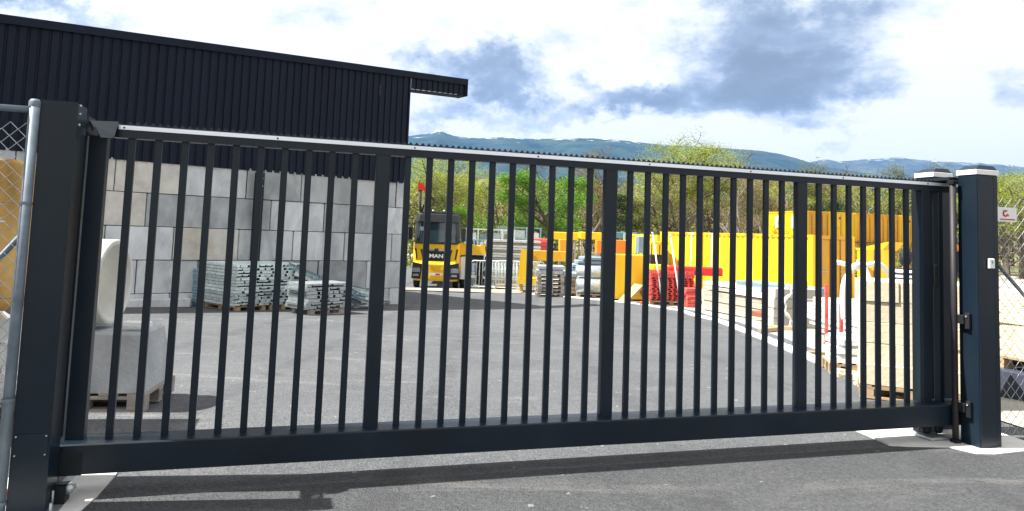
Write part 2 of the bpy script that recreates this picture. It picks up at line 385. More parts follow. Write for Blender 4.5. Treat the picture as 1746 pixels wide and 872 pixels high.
# darker strip of asphalt path beyond the kerb
path_mat = mat('path_asphalt', (.085, .09, .105), .9, 0, .2, 2, .3, 60)
def strip(name, pts, off0, off1, dz, m, kind='structure'):
    b = MB(); v = []; f = []
    for i, p in enumerate(pts):
        d = (pts[min(i+1, len(pts)-1)]-pts[max(i-1, 0)]); d.z = 0; d.normalize(); nrm = Vector((d.y, -d.x, 0))
        for o in (off0, off1): v.append((p+nrm*o)+Vector((0, 0, dz)))
    for i in range(len(pts)-1): f.append((2*i, 2*i+1, 2*i+3, 2*i+2))
    b.add(v, f); o = b.build(name, m); return tag(o, kind=kind)
def resample(pts, step):
    out = [pts[0].copy()]; acc = 0
    for a, b in zip(pts, pts[1:]):
        L_ = (b-a).length; t = step-acc
        while t < L_: out.append(a.lerp(b, t/L_)); t += step
        acc = (acc+L_) % step
    return out
kp = resample(KERB, .5)
for p in kp: p.z = gz(p.x, p.y)
strip('path', kp, .1, .52, .004, path_mat)
kr = thing('kerb', None, None, (0, 0, 0), kind='structure')
for i, (a, b) in enumerate(zip(kp, kp[1:])):
    if i > 44: break
    d = (b-a); L_ = d.length; ang = math.atan2(d.y, d.x)
    MB().cbox((.004, -.16, -.12), (L_-.004, .09, .022), .008).build('kerb_stone', M['kerb'], kr, a+Vector((0, 0, .0)), ang)

# ------------------------------------------------------------------ the gate (own frame: x along the leaf, y away from the street)
YAW = .292; GO = Vector((-2.268, 4.168, 0))
def gw(t, y, z=0.): return GO+Vector((math.cos(YAW)*t-math.sin(YAW)*y, math.sin(YAW)*t+math.cos(YAW)*y, z))
gate = thing('sliding_gate', 'long dark anthracite sliding gate of vertical bars closing the yard', 'gate', GO, YAW)
TE = 6.36
barm = MB().cbox((-.02, -.016, .296), (.02, .016, 2.036), .003).mesh('bar', M['anthra'])
sp = .145; g1, g2, g3 = .342, .314, .347
ts = [i*sp for i in range(10)]; t1 = 9*sp+g1; ts += [t1+i*sp for i in range(10)]; t2 = t1+9*sp+g2; ts += [t2+i*sp for i in range(10)]; t3 = t2+9*sp+g3; ts += [t3+i*sp for i in range(7)]
for t in ts:
    o = bpy.data.objects.new('bar', barm); COL.objects.link(o); o.parent = gate; o.location = (t+random.uniform(-.0015, .0015), 0, 0)
pm = MB().cbox((-.046, -.03, .294), (.046, .03, 2.04), .004).mesh('upright', M['anthra'])
for t in (9*sp+g1/2+.006, t1+9*sp+g2/2, t2+9*sp+g3/2):
    o = bpy.data.objects.new('upright', pm); COL.objects.link(o); o.parent = gate; o.location = (t, 0, 0)
MB().cbox((-.222, -.035, .294), (-.124, .035, 2.036), .004).build('end_stile', M['anthra'], gate)
MB().cbox((5.925, -.035, .294), (6.015, .035, 2.036), .004).build('end_stile', M['anthra'], gate)
MB().cbox((6.10, -.03, .294), (6.15, .03, 2.036), .004).build('end_stile', M['anthra'], gate)
b = MB(); b.box((-.10, -.034, 2.034), (TE, .034, 2.096)); b.build('top_rail', M['anthra'], gate)
b = MB(); b.box((-.07, -.040, 2.082), (TE-.04, -.0345, 2.104)).box((-.07, -.040, 2.104), (TE-.04, .01, 2.107)); b.build('aluminium_strip', M['alu'], gate)
b = MB()
for k in range(8): MB().lathe([(0, -.0425), (.006, -.0425), (.006, -.0395)], (-.04+k*.86, 0, 2.093), 'y', 8).build('rivet', M['anthra_dark'], gate)
b = MB(); b.box((-.05, .0125, 2.097), (TE, .022, 2.118))
x = -.04
while x < TE: b.prism([(x, .014, 2.1175), (x+.036, .014, 2.1175), (x+.018, .014, 2.138)], (0, .004, 0)); x += .041
tag(b.build('toothed_strip', M['anthra'], gate), kind='stuff')
# bottom beam: hollow C profile with returned lips
prof = [(-.122, .135), (.088, .135), (.088, .292), (.080, .300), (-.114, .300), (-.122, .292)]
MB().prism([(-.245, y, z) for y, z in prof], (TE+.245, 0, 0)).build('bottom_beam', M['anthra'], gate)
MB().box((-.250, -.124, .133), (-.2455, .09, .302)).build('beam_end_plate', M['anthra_dark'], gate)
b = MB(); b.box((-.244, -.1235, .131), (-.10, -.1222, .255)); b.build('cover_plate', M['anthra_dark'], gate)

def screws(parent, pts, m, r=.006, axis='y'):
    for p in pts: MB().lathe([(r, 0), (r*.9, -.003), (.0005, -.004)], p, axis, 8).build('screw', m, parent)
# left portal
lp = thing('gate_post', 'broad dark gate post at the left end, open topped with a screwed cover plate', 'gate post', gw(-.3, -.24), YAW)
W2 = .083
b = MB()                                         # a folded sheet channel, open at the top
b.box((-.078, -.085, 0), (.086, -.079, 2.18)); b.box((-.078, .079, 0), (.086, .085, 2.18)); b.box((-.084, -.0848, 0), (-.0782, .0848, 2.182)); b.box((.0862, -.0848, 0), (.092, .0848, 2.172))
b.build('post_shell', M['anthra'], lp)
MB().box((-.074, -.0885, .30), (.082, -.0852, .42)).build('cover_plate', M['anthra'], lp)
screws(lp, [(-.066, -.0885, .312), (.072, -.0885, .312), (-.066, -.0885, .408), (.072, -.0885, .408)], M['galv'], .005)
MB().box((-.14, -.13, 0), (.15, .13, .012)).build('base_plate', M['galv'], lp)
for sx, sy in ((-.12, -.11), (.125, -.11), (.125, .10)):
    MB().tube([(sx, sy, .01), (sx, sy, .07)], .008, 8).lathe([(.016, .012), (.016, .026), (.0, .027)], (sx, sy, 0), 'z', 6).build('anchor_bolt', M['galv'], lp)
for z in (2.165, 2.12, 2.06):
    MB().lathe([(.008, 0), (.007, .006), (.0, .007)], (.092, -.05, z), 'x', 8).build('bolt', M['galv'], lp)
rp = thing('gate_post', 'second dark gate post directly behind the broad left post', 'gate post', gw(-.36, .20), YAW)
b = MB(); b.box((-.08, -.08, 0), (.085, -.074, 2.17)); b.box((-.08, .074, 0), (.085, .08, 2.17)); b.box((-.086, -.0798, 0), (-.0802, .0798, 2.172)); b.box((.0852, -.0798, 0), (.091, .0798, 2.165))
b.build('post_shell', M['anthra'], rp)
MB().box((-.13, -.12, 0), (.14, .12, .012)).build('base_plate', M['galv'], rp)
# bridge between both posts with the catch fork for the leaf
b = MB(); b.box((-.30, -.15, 2.045), (-.213, .115, 2.115)); b.build('post_bridge', M['anthra_dark'], None)
br = bpy.data.objects['post_bridge']; br.location = GO; br.rotation_euler.z = YAW
tag(br, 'dark bridge piece joining the two left gate posts near the top', 'bracket')
cf = thing('catch_fork', 'blue grey flared catch bracket at the upper left corner of the gate', 'bracket', gw(-.14, -.06, 2.0), YAW)
b = MB()
A = [(-.075, .0, .118), (.072, .0, .124), (.068, -.045, .035), (.058, -.052, .018), (.0, -.052, .018), (-.04, -.018, .085), (-.05, -.03, .05), (-.07, -.01, .09)]
b.prism(A, (0, .004, -.002)); b.build('front_plate', M['anthra'], cf)
MB().box((-.075, .002, .112), (.07, .09, .118)).build('top_plate', M['anthra'], cf)
# lower stop roller on the left
sr = thing('stop_roller', 'small dark guide roller bracket on the footing under the left gate end', 'bracket', gw(-.20, -.17, .012), YAW)
MB().box((-.03, -.04, 0), (.05, .05, .09)).build('bracket', M['anthra_dark'], sr)
MB().lathe([(.0, -.03), (.024, -.03), (.024, .03), (.0, .03)], (.062, 0, .07), 'y', 14).build('roller', M['galv'], sr)
MB().tube([(.0, -.07, .0), (.0, -.07, .085)], .007, 8).build('bolt', M['galv'], sr)

# right portal
def cap_post(lab, t, y, w, d, h):
    q = thing('gate_post', lab, 'gate post', gw(t, y), YAW)
    MB().cbox((-w/2, -d/2, 0), (w/2, d/2, h), .006).build('post_shell', M['anthra'], q)
    MB().cbox((-w/2-.006, -d/2-.006, h+.001), (w/2+.006, d/2+.006, h+.040), .002).build('white_band', M['whitepaint'], q)
    e = .055; z0 = h+.041; z1 = h+.078
    b = MB(); b.add([(-w/2, -d/2, z0), (w/2, -d/2, z0), (w/2, d/2, z0), (-w/2, d/2, z0), (-w/2+e, -d/2+.02, z1), (w/2-.02, -d/2+.02, z1), (w/2-.02, d/2-.02, z1), (-w/2+e, d/2-.02, z1)],
                    [(0, 3, 2, 1), (4, 5, 6, 7), (0, 1, 5, 4), (1, 2, 6, 5), (2, 3, 7, 6), (3, 0, 4, 7)])
    b.build('post_cap', M['anthra'], q); return q
fp = cap_post('thick dark right gate post nearest the street, white banded cap and small white box', 6.285, -.235, .23, .17, 2.165)
MB().box((.062, -.0895, .015), (.070, -.0855, 2.15)).build('seam_trim', M['anthra'], fp)
MB().box((-.105, -.0935, .0), (.055, -.0855, 2.14)).build('front_cover', M['anthra'], fp)
rdr = thing('access_reader', 'small white access box fixed to the front of the right gate post', 'access reader', gw(6.285, -.332, 1.415), YAW)
MB().cbox((-.026, -.02, 0), (.036, .004, .078), .006).build('housing', M['white'], rdr)
MB().prism([(-.006, -.0215, .052), (.016, -.0215, .052), (.005, -.0215, .034)], (0, .001, 0)).build('arrow_mark', M['green'], rdr)
MB().box((-.005, -.0212, .056), (.015, -.0202, .060)).build('print_line', M['green'], rdr)
for z, nm in ((.93, 'upper'), (.235, 'lower')):
    h = thing('hinge_clamp', 'black %s clamp block on the lit side of the right gate post' % nm, 'clamp', gw(6.15, -.20, z), YAW)
    MB().cbox((-.012, -.065, -.005), (.018, -.025, .12), .004).build('plate', M['blackgloss'], h)
    MB().cbox((-.03, -.03, .03), (.0145, .09, .10), .004).build('arm', M['blackgloss'], h)
    MB().lathe([(.009, -.008), (.009, 0.0), (0, .0)], (-.012, -.045, .095), 'x', 8).build('bolt', M['galv'], h)
bp_ = cap_post('shorter looking rear right gate post with white banded cap behind the bars', 6.38, .27, .21, .19, 2.185)
MB().box((-.112, -.06, .02), (-.1055, -.03, 2.15)).build('seam_trim', M['anthra'], bp_)
MB().box((-.07, -.102, .02), (-.055, -.0955, 2.15)).build('seam_trim', M['anthra'], bp_)
lk = thing('lock_case', 'narrow black lock case with keeper on the right gate stile', 'lock', gw(6.03, .0, 1.3), YAW)
MB().cbox((-.004, -.052, -.06), (.028, -.036, .12), .004).build('case', M['blackgloss'], lk)
MB().cbox((.0, -.058, .02), (.02, -.0525, .07), .002).build('keeper', M['anthra'], lk)
rg = thing('roller_guide', 'dark brownish upright guide pole between the gate leaf and the right post', 'guide pole', gw(6.115, -.155), YAW)
MB().tube([(0, 0, .04), (0, 0, 2.09)], .024, 14).build('pole', mat('brown_black_steel', (.014, .012, .014), .6, 0, .3, 10), rg)
MB().cbox((-.03, -.03, 2.09), (.03, .03, 2.12), .004).build('top_cap', M['anthra_dark'], rg)
MB().cbox((-.03, -.03, .0), (.03, .03, .04), .004).build('foot', M['anthra_dark'], rg)
b_ = MB(); b_.box((6.09, -.15, 2.125), (6.40, .17, 2.15)); o = b_.build('portal_bridge', M['anthra_dark']); o.location = GO; o.rotation_euler.z = YAW
tag(o, 'dark bridge plate joining the two capped right gate posts over the leaf', 'bracket')
sr = thing('carriage_roller', 'galvanised roller carriage under the right end of the gate beam', 'roller', gw(6.05, -.02, .018), YAW)
MB().box((-.12, -.08, 0), (.06, .08, .02)).build('carriage_plate', M['galv'], sr)
for k in (-.09, .03): MB().lathe([(.0, -.02), (.038, -.02), (.038, .02), (0, .02)], (k, 0, .07), 'y', 16).build('wheel', M['anthra_dark'], sr)
MB().tube([(.09, -.12, -.01), (.09, -.12, .06)], .008, 8).build('bolt', M['galv'], sr)

rh = thing('roller_housing', 'tall dark channel housing behind the right end of the gate leaf', 'housing', gw(6.13, .125), YAW)
b = MB(); b.box((-.10, -.012, .02), (.13, -.006, 2.11)).box((-.10, -.0058, .02), (-.094, .05, 2.11)).box((.124, -.0058, .02), (.13, .05, 2.11)); b.build('channel', M['anthra_dark'], rh)
for x in (-.07, .02, .09): MB().box((x, -.0165, .04), (x+.008, -.0125, 2.09)).build('trim', M['anthra'], rh)
rh2 = thing('post_infill', 'dark infill panel between guide pole and right gate post', 'panel', gw(6.155, -.14), YAW)
MB().box((-.03, .0, .06), (.012, .006, 2.10)).build('sheet', M['anthra_dark'], rh2)

# concrete footings
def slab(name, label, poly, z0, z1, m):
    b = MB(); n = len(poly)
    b.prism([(x, y, z0) for x, y in poly], (0, 0, z1-z0)); o = b.build(name, m); o.location = GO; o.rotation_euler.z = YAW; return tag(o, kind='structure')
slab('concrete_footing', '', [(-.70, -.75), (-.10, -.75), (-.02, -.12), (.0, .3), (-.70, .3)], -.1, .010, M['kerb'])
slab('concrete_footing', '', [(5.50, -.10), (5.62, -.16), (5.95, -.24), (6.02, -.42), (6.16, -.46), (6.75, -.42), (6.80, .0), (6.75, .45), (5.6, .45)], -.1, .012, M['kerb'])

# ------------------------------------------------------------------ chain link fences
FG = mat('weathered_fence_zinc', (.12, .155, .19), .55, .1, .25, 12, dirt=.3, dirtcol=(.16, .18, .2))
def chain_link(label, poleloc, side, length, h, brace, rail):
    q = thing('chain_link_fence', label, 'fence', poleloc, YAW)
    MB().tube([(0, 0, 0), (0, 0, h)], .026, 14).build('post', FG, q)
    MB().lathe([(.0285, -.03), (.0285, .0), (.02, .012), (0, .016)], (0, 0, h), 'z', 14).build('post_cap', FG, q)
    if rail: MB().tube([(0, 0, rail), (side*length, 0, rail)], .019, 10).build('top_rail', FG, q)
    b = MB(); cell = .037 if rail else .05; zt = h-.10 if not rail else rail-.05; n = int(length/cell)
    for i in range(n):
        x0 = side*(i*cell+.03); pts = []; rows = int((zt-(.22*min(i*cell, .6) if rail else 0)-.05)/cell)
        for j in range(rows+1):
            pts.append((x0+side*(cell*1.02 if (j+i) % 2 else -cell*.02), (.003 if ((j+i) % 2) else -.003), .05+j*cell*1.0))
        b.tube(pts, .0024, 4, False, False)
    tag(b.build('wire_mesh', M['galv'], q), kind='stuff')
    for z in (.08, .6, 1.12, 1.62):
        MB().tube([(0, .004, z), (side*length, .004, z)], .0016, 5).build('tension_wire', FG, q)
        MB().lathe([(.030, -.008), (.030, .008)], (0, 0, z), 'z', 14).build('clamp', FG, q)
    if brace: MB().tube([(side*.02, .03, brace[0]), (side*brace[2], .03, brace[1])], .015, 10).build('brace', FG, q)
    return q
chain_link('chain link fence with galvanised post and brace left of the gate', gw(-.412, -.33), -1, 1.9, 2.165, (1.45, .1, 1.0), 2.12)
rf = chain_link('chain link fence with small white sign right of the gate', gw(6.425, -.20), 1, 2.4, 2.13, (1.55, .1, 1.7), 0)
sg = thing('fence_sign', 'small white sign with red emblem wired to the right fence', 'sign', gw(6.55, -.225, 1.80), YAW)
MB().box((-.04, -.002, 0), (.17, .002, .12)).build('board', M['white'], sg)
b = MB()                                         # red hooked emblem
arc = [(.045+.026*math.cos(a), .068+.022*math.sin(a)) for a in [PI*.35+i*PI*1.35/10 for i in range(11)]]
for (x0, z0), (x1, z1) in zip(arc, arc[1:]): b.tube([(x0, -.004, z0), (x1, -.004, z1)], .006, 5)
b.prism([(.040, -.0035, .045), (.085, -.0035, .047), (.075, -.0035, .066), (.055, -.0035, .062)], (0, .001, 0))
b.build('red_emblem', M['stamp'], sg)
MB().box((-.02, -.0035, .014), (.15, -.0022, .024)).build('red_line', M['stamp'], sg)
MB().box((.02, -.0035, .092), (.07, -.0022, .097)).build('green_line', M['green'], sg)

# ------------------------------------------------------------------ warehouse on its wall of big concrete blocks
WYAW = math.radians(38.9); WC = Vector((-3.24, 21.3, 0))      # front corner at the right end; x runs along the wall towards the right
def wt(px, Y0=None):                                          # wall coordinate (negative = left) seen at a column of the view
    k = (px-CX)/F_; lo, hi = -30., 8.
    for _ in range(50):
        m = (lo+hi)/2; x = WC.x+math.cos(WYAW)*m; y = WC.y+math.sin(WYAW)*m
        r = x/y
        if r < k: lo = m
        else: hi = m
    return lo
def wadj(px): return wt(px+.036*75)
BW = .8; ZT = 3.02                                            # block height, top of the wall
wall = thing('block_wall', 'tall retaining wall of big grey concrete blocks under the dark warehouse', 'wall', WC, WYAW)
rows = [
    [-80, 20, 100, 192, 305, 418, 511, 596, 674, 703],
    [-30, 60, 140, 249.5, 359, 462, 553, 635, 703],
    [-80, 10, 85, 183, 300, 410, 503, 590, 670, 703],
    [-30, 60, 140, 241, 345, 445, 548, 630, 703],
    [-80, 10, 100, 192, 300, 410, 505, 590, 670, 703],
]
rr = random.Random(3)
for ri, row in enumerate(rows):
    z1 = ZT-ri*BW; z0 = z1-BW
    for a, b_ in zip(row, row[1:]):
        x0, x1 = wadj(a)+.009, wadj(b_)-.009
        if b_ == 703: x1 = 0.
        dy = rr.uniform(-.022, .022); m_ = MB().cbox((x0, dy, z0+.009), (x1, .8, z1-.009), .016)
        warm = (ri == 1 and a in (140, 60)) or (ri == 2 and a in (300,)) or (ri == 1 and a == 140) or (ri == 0 and a in (192, 100))
        m_.build('concrete_block', M['conc_warm'] if warm else (M['conc_dark'] if (ri, a) in ((1, 359), (1, 249.5), (0, 418), (1, 553), (3, 548)) else M['conc']), wall)
MB().box((wadj(-80), .03, -1.2), (-.02, .7, ZT-.02)).build('core_fill', M['anthra_dark'], wall)
MB().cbox((wadj(-60), -.32, -1.3), (wadj(330), -.02, gz(WC.x-8, WC.y-4)+.20), .01).build('plinth', M['conc'], wall)

hall = thing('warehouse', 'long dark blue ribbed metal warehouse with mono pitch roof overhanging at the right', 'building', WC+Vector((0, 0, 0)), WYAW)
XL = -19.
def ztop(x): return 6.31+.052*x*1.0                            # the roof edge falls gently to the left
def rib_panel(x0, x1, zb, zt, yb, pitch=.2, dep=.032, flip=False):
    b = MB(); n = int((x1-x0)/pitch)+1; v = []; prof_ = []
    for i in range(n):
        a = x0+i*pitch
        for dx, dy in ((0, 0), (.135, 0), (.147, dep), (.188, dep)):
            if a+dx <= x1: prof_.append((a+dx, yb+dy))
    prof_.append((x1, yb))
    for x, y in prof_: v += [(x, y, zb(x)), (x, y, zt(x))]
    return b.add(v, [(2*i, 2*i+2, 2*i+3, 2*i+1) for i in range(len(prof_)-1)])
# separate cladding sheets, a metre wide each
k = 0; x = -.02
while x > XL:
    x0 = max(x-1.0, XL)
    rib_panel(x0, x, lambda q: ZT-.06, ztop, -.035+.002*(k % 2)).build('cladding_sheet', M['clad'], hall); x = x0; k += 1
MB().box((XL, .02, 2.4), (-.03, .3, 5.2)).build('inner_wall', M['anthra_dark'], hall)
MB().box((-.03, -.045, ZT-.05), (.02, .02, ztop(0)-.05)).build('corner_trim', M['clad'], hall)
OV = 2.08
rib_panel(0.03, OV-.02, lambda q: ztop(q)-.44, lambda q: ztop(q), -.035).build('fascia_sheet', M['clad'], hall)
def slopebox(x0, x1, y0, y1, dz0, dz1):
    b = MB(); vs = []
    for dz in (dz0, dz1):
        for x, y in ((x0, y0), (x1, y0), (x1, y1), (x0, y1)): vs.append((x, y, ztop(x)+dz))
    return b.add(vs, [(0, 3, 2, 1), (4, 5, 6, 7), (0, 1, 5, 4), (1, 2, 6, 5), (2, 3, 7, 6), (3, 0, 4, 7)])
slopebox(XL, OV+.03, -.10, .02, -.10, .09).build('roof_trim', M['clad'], hall)
slopebox(XL, .02, .021, 12., .0, .05).build('roof', M['clad'], hall); slopebox(.021, OV, .021, .45, .0, .05).build('roof_wing', M['clad'], hall)
slopebox(.025, OV, -.002, .45, -.46, -.44).build('soffit', M['clad'], hall)
slopebox(OV-.015, OV+.03, -.098, .45, -.47, -.101).build('end_trim', M['clad'], hall)
MB().box((-.02, .2, -1.), (0, 12., 5.9)).build('side_wall', M['clad'], hall)
col = thing('steel_column', 'black upright steel channel with bolt plates standing before the block wall', 'column', WC, WYAW)
tc_ = wadj(436)
b = MB(); b.box((tc_-.10, -.24, -.65), (tc_+.10, -.225, 2.92)).box((tc_-.10, -.2249, -.65), (tc_-.085, -.06, 2.92)).box((tc_+.085, -.2249, -.65), (tc_+.10, -.06, 2.92)); b.build('channel', M['anthra_dark'], col)
for z in (2.55, 2.75): MB().box((tc_-.07, -.25, z), (tc_+.07, -.241, z+.03)).build('cleat', M['bluegrey'], col)
for z in (1.1, 1.9, .4): MB().lathe([(.025, -.252), (.025, -.241), (0, -.252)], (tc_, 0, z), 'y', 8).build('bolt', M['galv'], col)

# ------------------------------------------------------------------ generic pieces
def boards(n, w, L_, z, gap): return [(-w/2+i*(w-gap)/(n-1)-gap*0, ) for i in range(n)]
def make_pallet(label, loc, rz, group=None, m='wood', Lx=1.2, Ly=.8, nd=6):
    q = thing('wooden_pallet', label, 'pallet', loc, rz, group)
    wd = Lx/nd*.72
    bm_ = MB().box((-wd/2, -Ly/2, .122), (wd/2, Ly/2, .144)).mesh('deck_board', M[m])
    for i in range(nd):
        o = bpy.data.objects.new('deck_board', bm_); COL.objects.link(o); o.parent = q; o.location = (-Lx/2+wd/2+i*(Lx-wd)/(nd-1), 0, 0)
    blk = MB().box((-.07, -.05, .022), (.07, .05, .100)).mesh('block', M[m])
    for x in (-Lx/2+.07, 0, Lx/2-.07):
        for y in (-Ly/2+.05, 0, Ly/2-.05):
            o = bpy.data.objects.new('block', blk); COL.objects.link(o); o.parent = q; o.location = (x, y, 0)
    st_ = MB().box((-Lx/2, -.05, .1), (Lx/2, .05, .1215)).mesh('stringer', M[m]); bo = MB().box((-Lx/2, -.05, 0), (Lx/2, .05, .0215)).mesh('bottom_board', M[m])
    for y in (-Ly/2+.05, 0, Ly/2-.05):
        for me in (st_, bo):
            o = bpy.data.objects.new(me.name, me); COL.objects.link(o); o.parent = q; o.location = (0, y, 0)
    return q

ORD = ['bottom', 'second', 'third', 'fourth', 'fifth', 'sixth', 'seventh', 'eighth', 'ninth', 'tenth', 'eleventh', 'twelfth', 'thirteenth', 'fourteenth', 'fifteenth', 'sixteenth', 'seventeenth', 'eighteenth', 'nineteenth']
def nth(i, n):
    return 'bottom' if i == 0 else ('topmost' if i == n-1 else ORD[i]+' from below')
def stack_of(src_mesh_list, name, label, cat, group, base, rz, n, dz, jit=.01, jr=.01, seed=1):
    """n separate things one on another, each of one mesh (alternating between the given meshes)"""
    r = random.Random(seed); out = []
    for i in range(n):
        o = bpy.data.objects.new(name, src_mesh_list[i % len(src_mesh_list)]); COL.objects.link(o)
        c, s = math.cos(rz), math.sin(rz)
        o.location = (base.x+r.uniform(-jit, jit), base.y+r.uniform(-jit, jit), base.z+i*dz); o.rotation_euler.z = rz+r.uniform(-jr, jr)
        tag(o, nth(i, n)+' '+label, cat, group); out.append(o)
    return out
def deck_mesh(Lx, Ly, h, name='steel_deck', m='galv_pale', hooks=True, seed=1):
    b = MB(); t = .010
    b.box((-Lx/2, -Ly/2, h-.022), (Lx/2, Ly/2, h-.006))
    b.box((-Lx/2, -Ly/2, .004), (-Lx/2+t, Ly/2, h-.0225)); b.box((-Lx/2+t+.001, Ly/2-t, .004), (Lx/2, Ly/2, h-.0225))
    b.box((-Lx/2-.006, -Ly/2+.02, h*.4), (-Lx/2-.0005, Ly/2-.02, h*.55)); b.box((Lx/2-.02, -Ly/2+.0505, .004), (Lx/2, Ly/2-t-.001, h-.0225))
    if not hooks:
        b.box((-Lx/2+t+.001, -Ly/2, .012), (Lx/2, -Ly/2+t, h-.0225)); return b.mesh(name, M[m])
    r_ = random.Random(seed*7+int(h*1e4)); x = -Lx/2+t+.002
    while x < Lx/2-.16:                                  # open end: plates of uneven width with dark gaps between
        w = r_.uniform(.05, .30); w = min(w, Lx/2-.02-x); z0 = r_.choice([.003, .003, h*.35]); yy = r_.uniform(0, .04)
        b.box((x, -Ly/2+yy, z0), (x+w, -Ly/2+yy+.012, h-.0225))
        x += w+r_.uniform(.015, .085)
    return b.mesh(name, M[m])

# --- galvanised decks before the wall
AZ = math.radians(50)
c0 = G(398, 531)                                        # front corner of the big stack
u = Vector((math.cos(AZ), math.sin(AZ), 0)); v_ = Vector((-math.sin(AZ), math.cos(AZ), 0))
Lx, Ly = 1.8, 1.6
cen = c0+u*(Lx/2)+v_*(Ly/2); cen.z = gz(cen.x, cen.y)
for k, off in enumerate((-.43, .43)):
    p = cen+u*off
    make_pallet('pale wooden pallet under the %s half of the tall steel deck stack' % ('left' if k == 0 else 'right'), p, AZ+PI/2, m='wood', Lx=1.5, Ly=.75)
dm = deck_mesh(Lx, Ly, .074)
dm2 = deck_mesh(Lx-.03, Ly-.02, .074)
stack_of([dm, dm2]+[deck_mesh(Lx-.02*k, Ly, .074, seed=k+3) for k in range(7)], 'steel_deck', 'galvanised deck of the tall stack before the block wall', 'steel deck', 'steel decks in the tall stack', cen+Vector((0, 0, .146)), AZ, 13, .0755, .03, .012, 5)
# narrow stack behind its left end
p = c0+v_*(Ly+.22)+u*.2; p.z = gz(p.x, p.y)
dm3 = deck_mesh(.5, .34, .074, 'steel_deck', 'bluegrey', False)
stack_of([dm3], 'steel_deck', 'blue grey deck of the narrow stack left of the tall one', 'steel deck', 'blue grey decks left of the tall stack', p+Vector((0, 0, .02)), AZ, 12, .0755, .01, .01, 6)
# lower stack at the right
c1 = G(520, 538); L1, L2 = 1.25, .8
cen1 = c1+u*(L1/2)+v_*(L2/2); cen1.z = gz(cen1.x, cen1.y)
make_pallet('wooden pallet under the low stack of galvanised trestles', cen1, AZ, m='greywood', Lx=.95, Ly=.7)
dm4 = deck_mesh(L1, L2, .082, 'steel_trestle', 'galv')
stack_of([dm4]+[deck_mesh(L1-.03*k, L2, .082, 'steel_trestle', 'galv', seed=k+20) for k in range(4)], 'steel_trestle', 'galvanised trestle of the low stack beside the tall deck stack', 'trestle', 'galvanised trestles in the low stack', cen1+Vector((0, 0, .146)), AZ, 7, .083, .05, .02, 8)
# beams leaning down from the tall stack to the ground
for i in range(14):
    s0 = P(492+rr.uniform(-8, 16), 450+i*2.6+rr.uniform(0, 5), 17.5+(i % 5)*.16); s1 = P(600+rr.uniform(0, 62), 500+rr.uniform(0, 22), 18.6+(i % 4)*.2)
    zmin = gz(s1.x, s1.y)+.05; s1.z = max(s1.z, zmin)
    d = (s1-s0); L_ = d.length; q = d.to_track_quat('X', 'Z'); hh = rr.choice([.05, .07])
    b = MB(); b.box((0, -.05, -hh), (L_, .05, -hh+.01)).box((0, -.05, hh-.01), (L_, .05, hh)).box((0, -.008, -hh+.0101), (L_, .008, hh-.0101))
    for j in range(int(L_/.35)): b.box((.15+j*.35, -.045, -hh+.011), (.18+j*.35, .045, hh-.011))
    o = b.build('steel_beam', M['galv_pale'] if i % 3 else M['bluegrey']); o.location = s0; o.rotation_mode = 'QUATERNION'; o.rotation_quaternion = q
    tag(o, 'long galvanised beam sloping from the deck stack to the ground, %s in the heap' % (['highest', 'second', 'third', 'fourth', 'fifth', 'sixth', 'seventh', 'eighth', 'ninth', 'tenth', 'eleventh', 'twelfth', 'thirteenth', 'lowest'][i]), 'steel beam', 'beams sloping beside the deck stacks')
for i in range(5):
    g0 = G(640+i*7, 524-i*2); o = MB().tube([(-.9, 0, 0), (.35, 0, 0)], .045, 10).build('steel_tube', M['galv']); o.location = g0+Vector((0, .1*i, .05+.08*(i % 2))); o.rotation_euler.z = AZ+.2
    tag(o, 'short galvanised tube near the wall corner, %s from the left' % ['first', 'second', 'third', 'fourth', 'fifth'][i], 'steel tube', 'tubes lying near the wall corner')

# --- precast pipe on a concrete block, left
pc = Vector((G(205, 706).x-.42, G(205, 706).y+.38, 0)); PZ = .16
make_pallet('dark worn wooden pallet under the pale precast concrete block', pc+Vector((.02, 0, 0)), PZ, m='greywood', Lx=1.0, Ly=.78, nd=5)
b = MB()
def blockshape(hw0, hw1, hd0, hd1, z0, z1, ch=.02):
    v = []; 
    for hw, hd, z in ((hw0, hd0, z0), (hw1, hd1, z1-ch), (hw1-ch, hd1-ch, z1)):
        v += [(-hw, -hd, z), (hw, -hd, z), (hw, hd, z), (-hw, hd, z)]
    f = [(3, 2, 1, 0), (8, 9, 10, 11)]
    for k in (0, 4):
        for i in range(4): f.append((k+i, k+(i+1) % 4, k+4+(i+1) % 4, k+4+i))
    return v, f
v, f = blockshape(.50, .42, .38, .30, .147, .62)
b.add(v, f); o = b.build('concrete_block', M['conc_light'], None, pc+Vector((-.0, 0, 0)), PZ); tag(o, 'pale tapered precast concrete block sitting on the dark pallet at left', 'concrete block')
b = MB(); n = 40; R0, R1 = .365, .315
b.lathe([(R1, -.62), (R0, -.62), (R0, 0), (R0-.01, .008), (R1+.01, .008), (R1, 0), (R1, -.62)], (0, 0, 0), 'x', n)
o = b.build('concrete_pipe', mat('white_precast', (.60, .60, .56), .8, 0, .12, 3, .3, 30, dirt=.4, dirtcol=(.38, .37, .31))); cpt = P(195, 490, pc.y-.02); o.location = cpt; o.rotation_euler = (0, 0, .12)
tag(o, 'short wide white precast concrete pipe lying open ended on the tapered block', 'concrete pipe')
o.location.z = .66+R0-.01
MB_ = MB().cbox((-.11, -.05, 0), (.11, .05, .035), .005).build('spacer', M['white'], None, P(233, 566, pc.y-.1)); MB_.location.z = .661
tag(MB_, 'small white spacer lying on top of the tapered concrete block', 'spacer')

